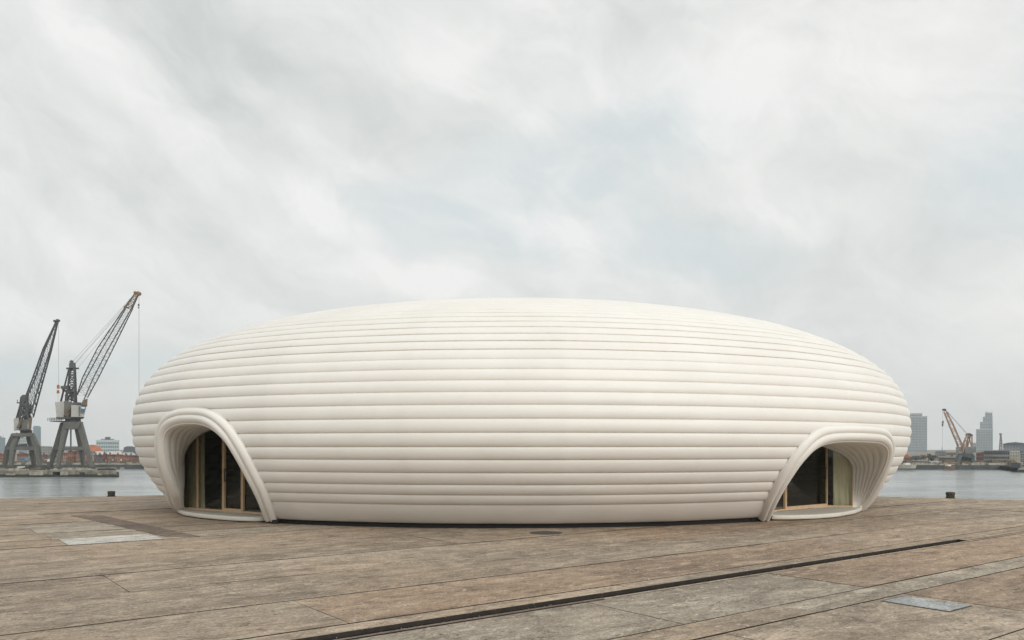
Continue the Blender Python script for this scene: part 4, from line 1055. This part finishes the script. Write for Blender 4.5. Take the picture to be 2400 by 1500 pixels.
def boat(px0, px1, y, D, hull, label, hp=3.5):
    X0, X1 = WX(px0, D), WX(px1, D); Lx = X1 - X0; z0 = WATER_Z if D < 250 else GZ; h = hp * D / F_PX
    z0 = WZ(y, D); root = empty('boat', ((X0 + X1) / 2, D, z0), label, 'boat'); m = MB(); n = 12
    top = [(X0 + Lx * i / n, 1.3 * math.sin(math.pi * min(1, (i / n) * 1.0)) ** .5) for i in range(n + 1)]
    vs = []
    for x, w_ in top: vs += [(x, D - w_, z0 + h), (x, D + w_, z0 + h), (x * .9 + (X0 + X1) / 2 * .1, D - w_ * .6, z0 - .4), (x * .9 + (X0 + X1) / 2 * .1, D + w_ * .6, z0 - .4)]
    fs = []
    for i in range(n): a = 4 * i; fs += [(a, a + 4, a + 6, a + 2), (a + 1, a + 3, a + 7, a + 5), (a, a + 1, a + 5, a + 4), (a + 2, a + 6, a + 7, a + 3)]
    m.add(vs, fs); m.build('hull', hull, root)
    m = MB(); m.box(X0 + Lx * .35, X0 + Lx * .6, D - .8, D + .8, z0 + h - .05, z0 + h * 1.9); m.build('cabin', 'white_paint', root)
boat(30, 71, 1099, 228, 'white_paint', 'long low white boat moored behind the left crane feet', 3)
boat(120, 150, 1098, 240, 'slate', 'dark low boat moored between the two grey cranes', 2.5)
boat(2104, 2148, 1094.5, 236, 'pale_wall', 'pale low barge moored right beside the pavilion on the far bank', 5)
boat(2208, 2238, 1096.5, 238, 'brick_brown', 'brown barge left of the orange crane', 4)

# right bank
building('house', 'orange brown gabled house peeking out at the right side of the pavilion', 'house', [(2108, 1074), (2136, 1074)], 330, 12, 'brick_brown', 2, 5, roof=[(2106, 1074), (2118, 1066), (2126, 1065), (2140, 1074)], roofm='terracotta')
building('house', 'low green grey roofed house below the pale office tower', 'house', [(2132, 1076), (2160, 1076)], 320, 12, 'grey_wall', 2, 5, roof=[(2130, 1076), (2138, 1069), (2152, 1068), (2163, 1076)], roofm='slate')
building('house', 'beige house right below the pale office tower', 'house', [(2153, 1070), (2172, 1070)], 345, 12, 'pale_wall', 3, 4, roof=[(2152, 1070), (2158, 1066), (2168, 1066), (2174, 1070)], roofm='brick_brown')
building('shed', 'long blue grey shed at the water left of the orange crane', 'shed', [(2118, 1081), (2170, 1081)], 300, 14, 'slate', 1, 12, roof=[(2116, 1081.5), (2117, 1079), (2171, 1079), (2172, 1081.5)], roofm='grey_wall')
building('shed', 'dark green striped shed with a pale roof edge midway between tower and orange crane', 'shed', [(2168, 1085), (2207, 1085)], 262, 12, 'green_steel', 2, 8, win='grey_wall', roof=[(2167, 1085.5), (2168, 1083), (2208, 1083), (2209, 1085.5)], roofm='tower_pale')
building('office_building', 'grey flat building with a tiny mast left of the orange crane', 'building', [(2192, 1059), (2194, 1057), (2217, 1056.5)], 420, 16, 'grey_wall', 4, 7, roof=[(2207.5, 1057), (2207.5, 1048), (2208.3, 1048), (2208.3, 1057)], roofm='slate')
building('house', 'pale fronted houses row between the grey flat building and the orange crane', 'house', [(2217.5, 1063), (2243, 1062)], 360, 12, 'pale_wall', 3, 9, roof=[(2217, 1063), (2219, 1061), (2243, 1060.5), (2244, 1063)], roofm='brick_brown')
building('house', 'small cream house standing behind the green striped shed', 'house', [(2187, 1072), (2200, 1072)], 350, 12, 'pale_wall', 3, 3, roof=[(2186, 1072), (2193, 1067.5), (2201, 1072)], roofm='slate')
building('shed', 'olive low warehouse left of the orange crane pedestal', 'shed', [(2200, 1073), (2241, 1073)], 310, 12, 'brick_brown', 2, 8, roof=[(2199, 1073), (2200, 1071), (2242, 1071), (2243, 1073)], roofm='grey_wall')
building('shed', 'white roofed kiosk left of the orange crane', 'shed', [(2209, 1084), (2228, 1084)], 268, 6, 'grey_wall', 1, 4, roof=[(2208, 1084.5), (2209, 1080.5), (2227, 1080.5), (2229, 1084.5)], roofm='white_roof')
building('warehouse', 'purple brown brick warehouse directly right of the orange crane', 'warehouse', [(2288, 1061), (2306, 1058.5)], 275, 14, 'brick_dark', 3, 4, win_h=.5)
building('warehouse', 'long weathered grey warehouse with bands of dark windows on the right bank', 'warehouse', [(2306.3, 1058), (2366, 1057.5)], 276, 16, 'grey_wall', 3, 12, win_h=.5, win_w=.8, roof=[(2306, 1058.5), (2307, 1056.8), (2366, 1056.3), (2366.3, 1058)], roofm='slate')
building('warehouse', 'beige concrete block with small dark openings at the right end of the long warehouse', 'warehouse', [(2366.5, 1057), (2391, 1057.5)], 274, 16, 'pale_wall', 4, 4, win_h=.3, win_w=.35)
building('warehouse', 'grey building cut by the right edge of the picture', 'warehouse', [(2391.3, 1062), (2440, 1062)], 272, 16, 'grey_wall', 4, 8, win_h=.4)
building('round_building', 'broad building with a curved dark roof behind the right warehouses', 'building', [(2351, 1043), (2402, 1043)], 470, 30, 'grey_wall', 3, 7, win='tower_blue', win_h=.7, win_w=.6, roof=[(2350, 1043.5), (2351, 1040), (2362, 1037.5), (2378, 1036.5), (2380, 1035.5), (2382, 1036.5), (2398, 1038), (2406, 1041), (2406, 1043.5)], roofm='slate')
# pier end at the right edge
b = MB(); Dp = 218; pier_prism(b, 2383, Dp, Dp + 30, WATER_Z - .5, WZ(1101, Dp), 150); pr = tag(b.build('pier', 'pier_dark'), 'dark pier end at the right edge of the picture', 'pier')
b = MB(); pier_prism(b, 2387, Dp + .4, Dp + 29, WZ(1101, Dp), WZ(1097.5, Dp), 149); b.build('pier_deck', 'pier_concrete', pr)
b = MB(); pier_prism(b, 2391, Dp + 3, Dp + 8, WZ(1097.5, Dp), WZ(1086, Dp), 140); b.build('pier_hut', 'slate', pr)

# clutter strips at the water edge: low walls, crates
rc = random.Random(21); b = MB()
for i in range(150):
    px = rc.choice([rc.uniform(-10, 340), rc.uniform(2095, 2400)]); Dk = bankD(px) + rc.uniform(1, 9); s = rc.uniform(.4, 1.3)
    x = WX(px, Dk); b.box(x, x + s * rc.uniform(1, 3.5), Dk, Dk + s, GZ, GZ + s * rc.uniform(.4, .9))
tag(b.build('quayside_clutter', 'stone_rubble'), 'crates, blocks and low walls scattered along the far water edge', 'clutter', kind='stuff')
b = MB()
for i in range(120):
    px = rc.choice([rc.uniform(-10, 340), rc.uniform(2095, 2400)]); Dk = bankD(px) + rc.uniform(2, 12); s = rc.uniform(.4, 1.2)
    x = WX(px, Dk); b.box(x, x + s * rc.uniform(1, 3), Dk, Dk + s, GZ, GZ + s * rc.uniform(.6, 1.5))
tag(b.build('quayside_clutter', 'rust_brown'), 'rusty brown stacks and sheds scattered along the far water edge', 'clutter', kind='stuff')

# trees on the right bank
def tree(px, ytop, D, wpx, label, seed):
    r = random.Random(seed); X = WX(px, D); zt = WZ(ytop, D); H = zt - GZ; R = wpx / 2 * D / F_PX
    root = empty('tree', (X, D, GZ), label, 'tree', 'trees on the far right bank')
    m = MB(); m.beam((X, D, GZ), (X + .1, D, GZ + H * .55), .5, .25, n=7)
    for k in range(4): m.beam((X, D, GZ + H * .4), (X + r.uniform(-R, R) * .6, D + r.uniform(-R, R) * .6, GZ + H * r.uniform(.6, .85)), .18, .08, n=5)
    m.build('trunk', 'bark', root)
    m = MB(); cl = [(r.gauss(0, .38) * R, r.gauss(0, .4) * R, H * r.uniform(.42, .88), r.uniform(.3, .5) * R) for _ in range(11)]
    for cx_, cy_, cz_, cr in cl:
        for _ in range(70):
            v = Vector((r.gauss(0, 1), r.gauss(0, 1), r.gauss(0, 1))).normalized() * cr * r.uniform(.6, 1.05)
            p = Vector((X + cx_, D + cy_, min(GZ + cz_ + v.z * .8, zt))) + Vector((v.x, v.y, 0)); s = R * .11
            a = Vector((r.gauss(0, 1), r.gauss(0, 1), r.gauss(0, 1))).normalized() * s; c = a.cross(Vector((r.gauss(0, 1), r.gauss(0, 1), r.gauss(0, 1)))).normalized() * s
            m.add([p + a, p + c, p - a, p - c], [(0, 1, 2, 3)])
    m.build('crown', 'leaf', root, fix=False)
for px, yt, D_, wp, lb, sd_ in [(2177, 1063, 330, 12, 'dark tree right beneath the pale office tower', 1), (2188, 1065, 335, 10, 'dark tree next to the small cream house', 2), (2165, 1068, 310, 10, 'low tree in front of the beige house under the tower', 3),
                               (2183, 1072, 300, 12, 'bushy low tree above the green striped shed', 4), (2146, 1072, 300, 10, 'low tree between the pavilion side and the tower base', 5), (2392, 1055, 330, 12, 'dark tree at the far right edge above the warehouses', 6), (2231, 1066, 320, 10, 'dark tree touching the orange crane cab on its left', 7)]:
    tree(px, yt, D_, wp, lb, sd_)

# ================================================================== HAZE
m = bpy.data.materials.new('haze_air'); m.use_nodes = True; N = NT(m.node_tree); N.n.clear()
o = N.new('ShaderNodeOutputMaterial'); pv = N.new('ShaderNodeVolumePrincipled')
pv.inputs['Color'].default_value = (.93, .97, 1, 1); pv.inputs['Density'].default_value = .00034; pv.inputs['Anisotropy'].default_value = .1
N.l.new(pv.outputs[0], o.inputs['Volume']); MATS['haze_air'] = m
b = MB(); b.box(-1300, 1300, -420, 1650, -6.5, 70); hz_o = b.build('haze', 'haze_air')
tag(hz_o, 'thin pale harbour haze over the water', 'haze', kind='stuff')
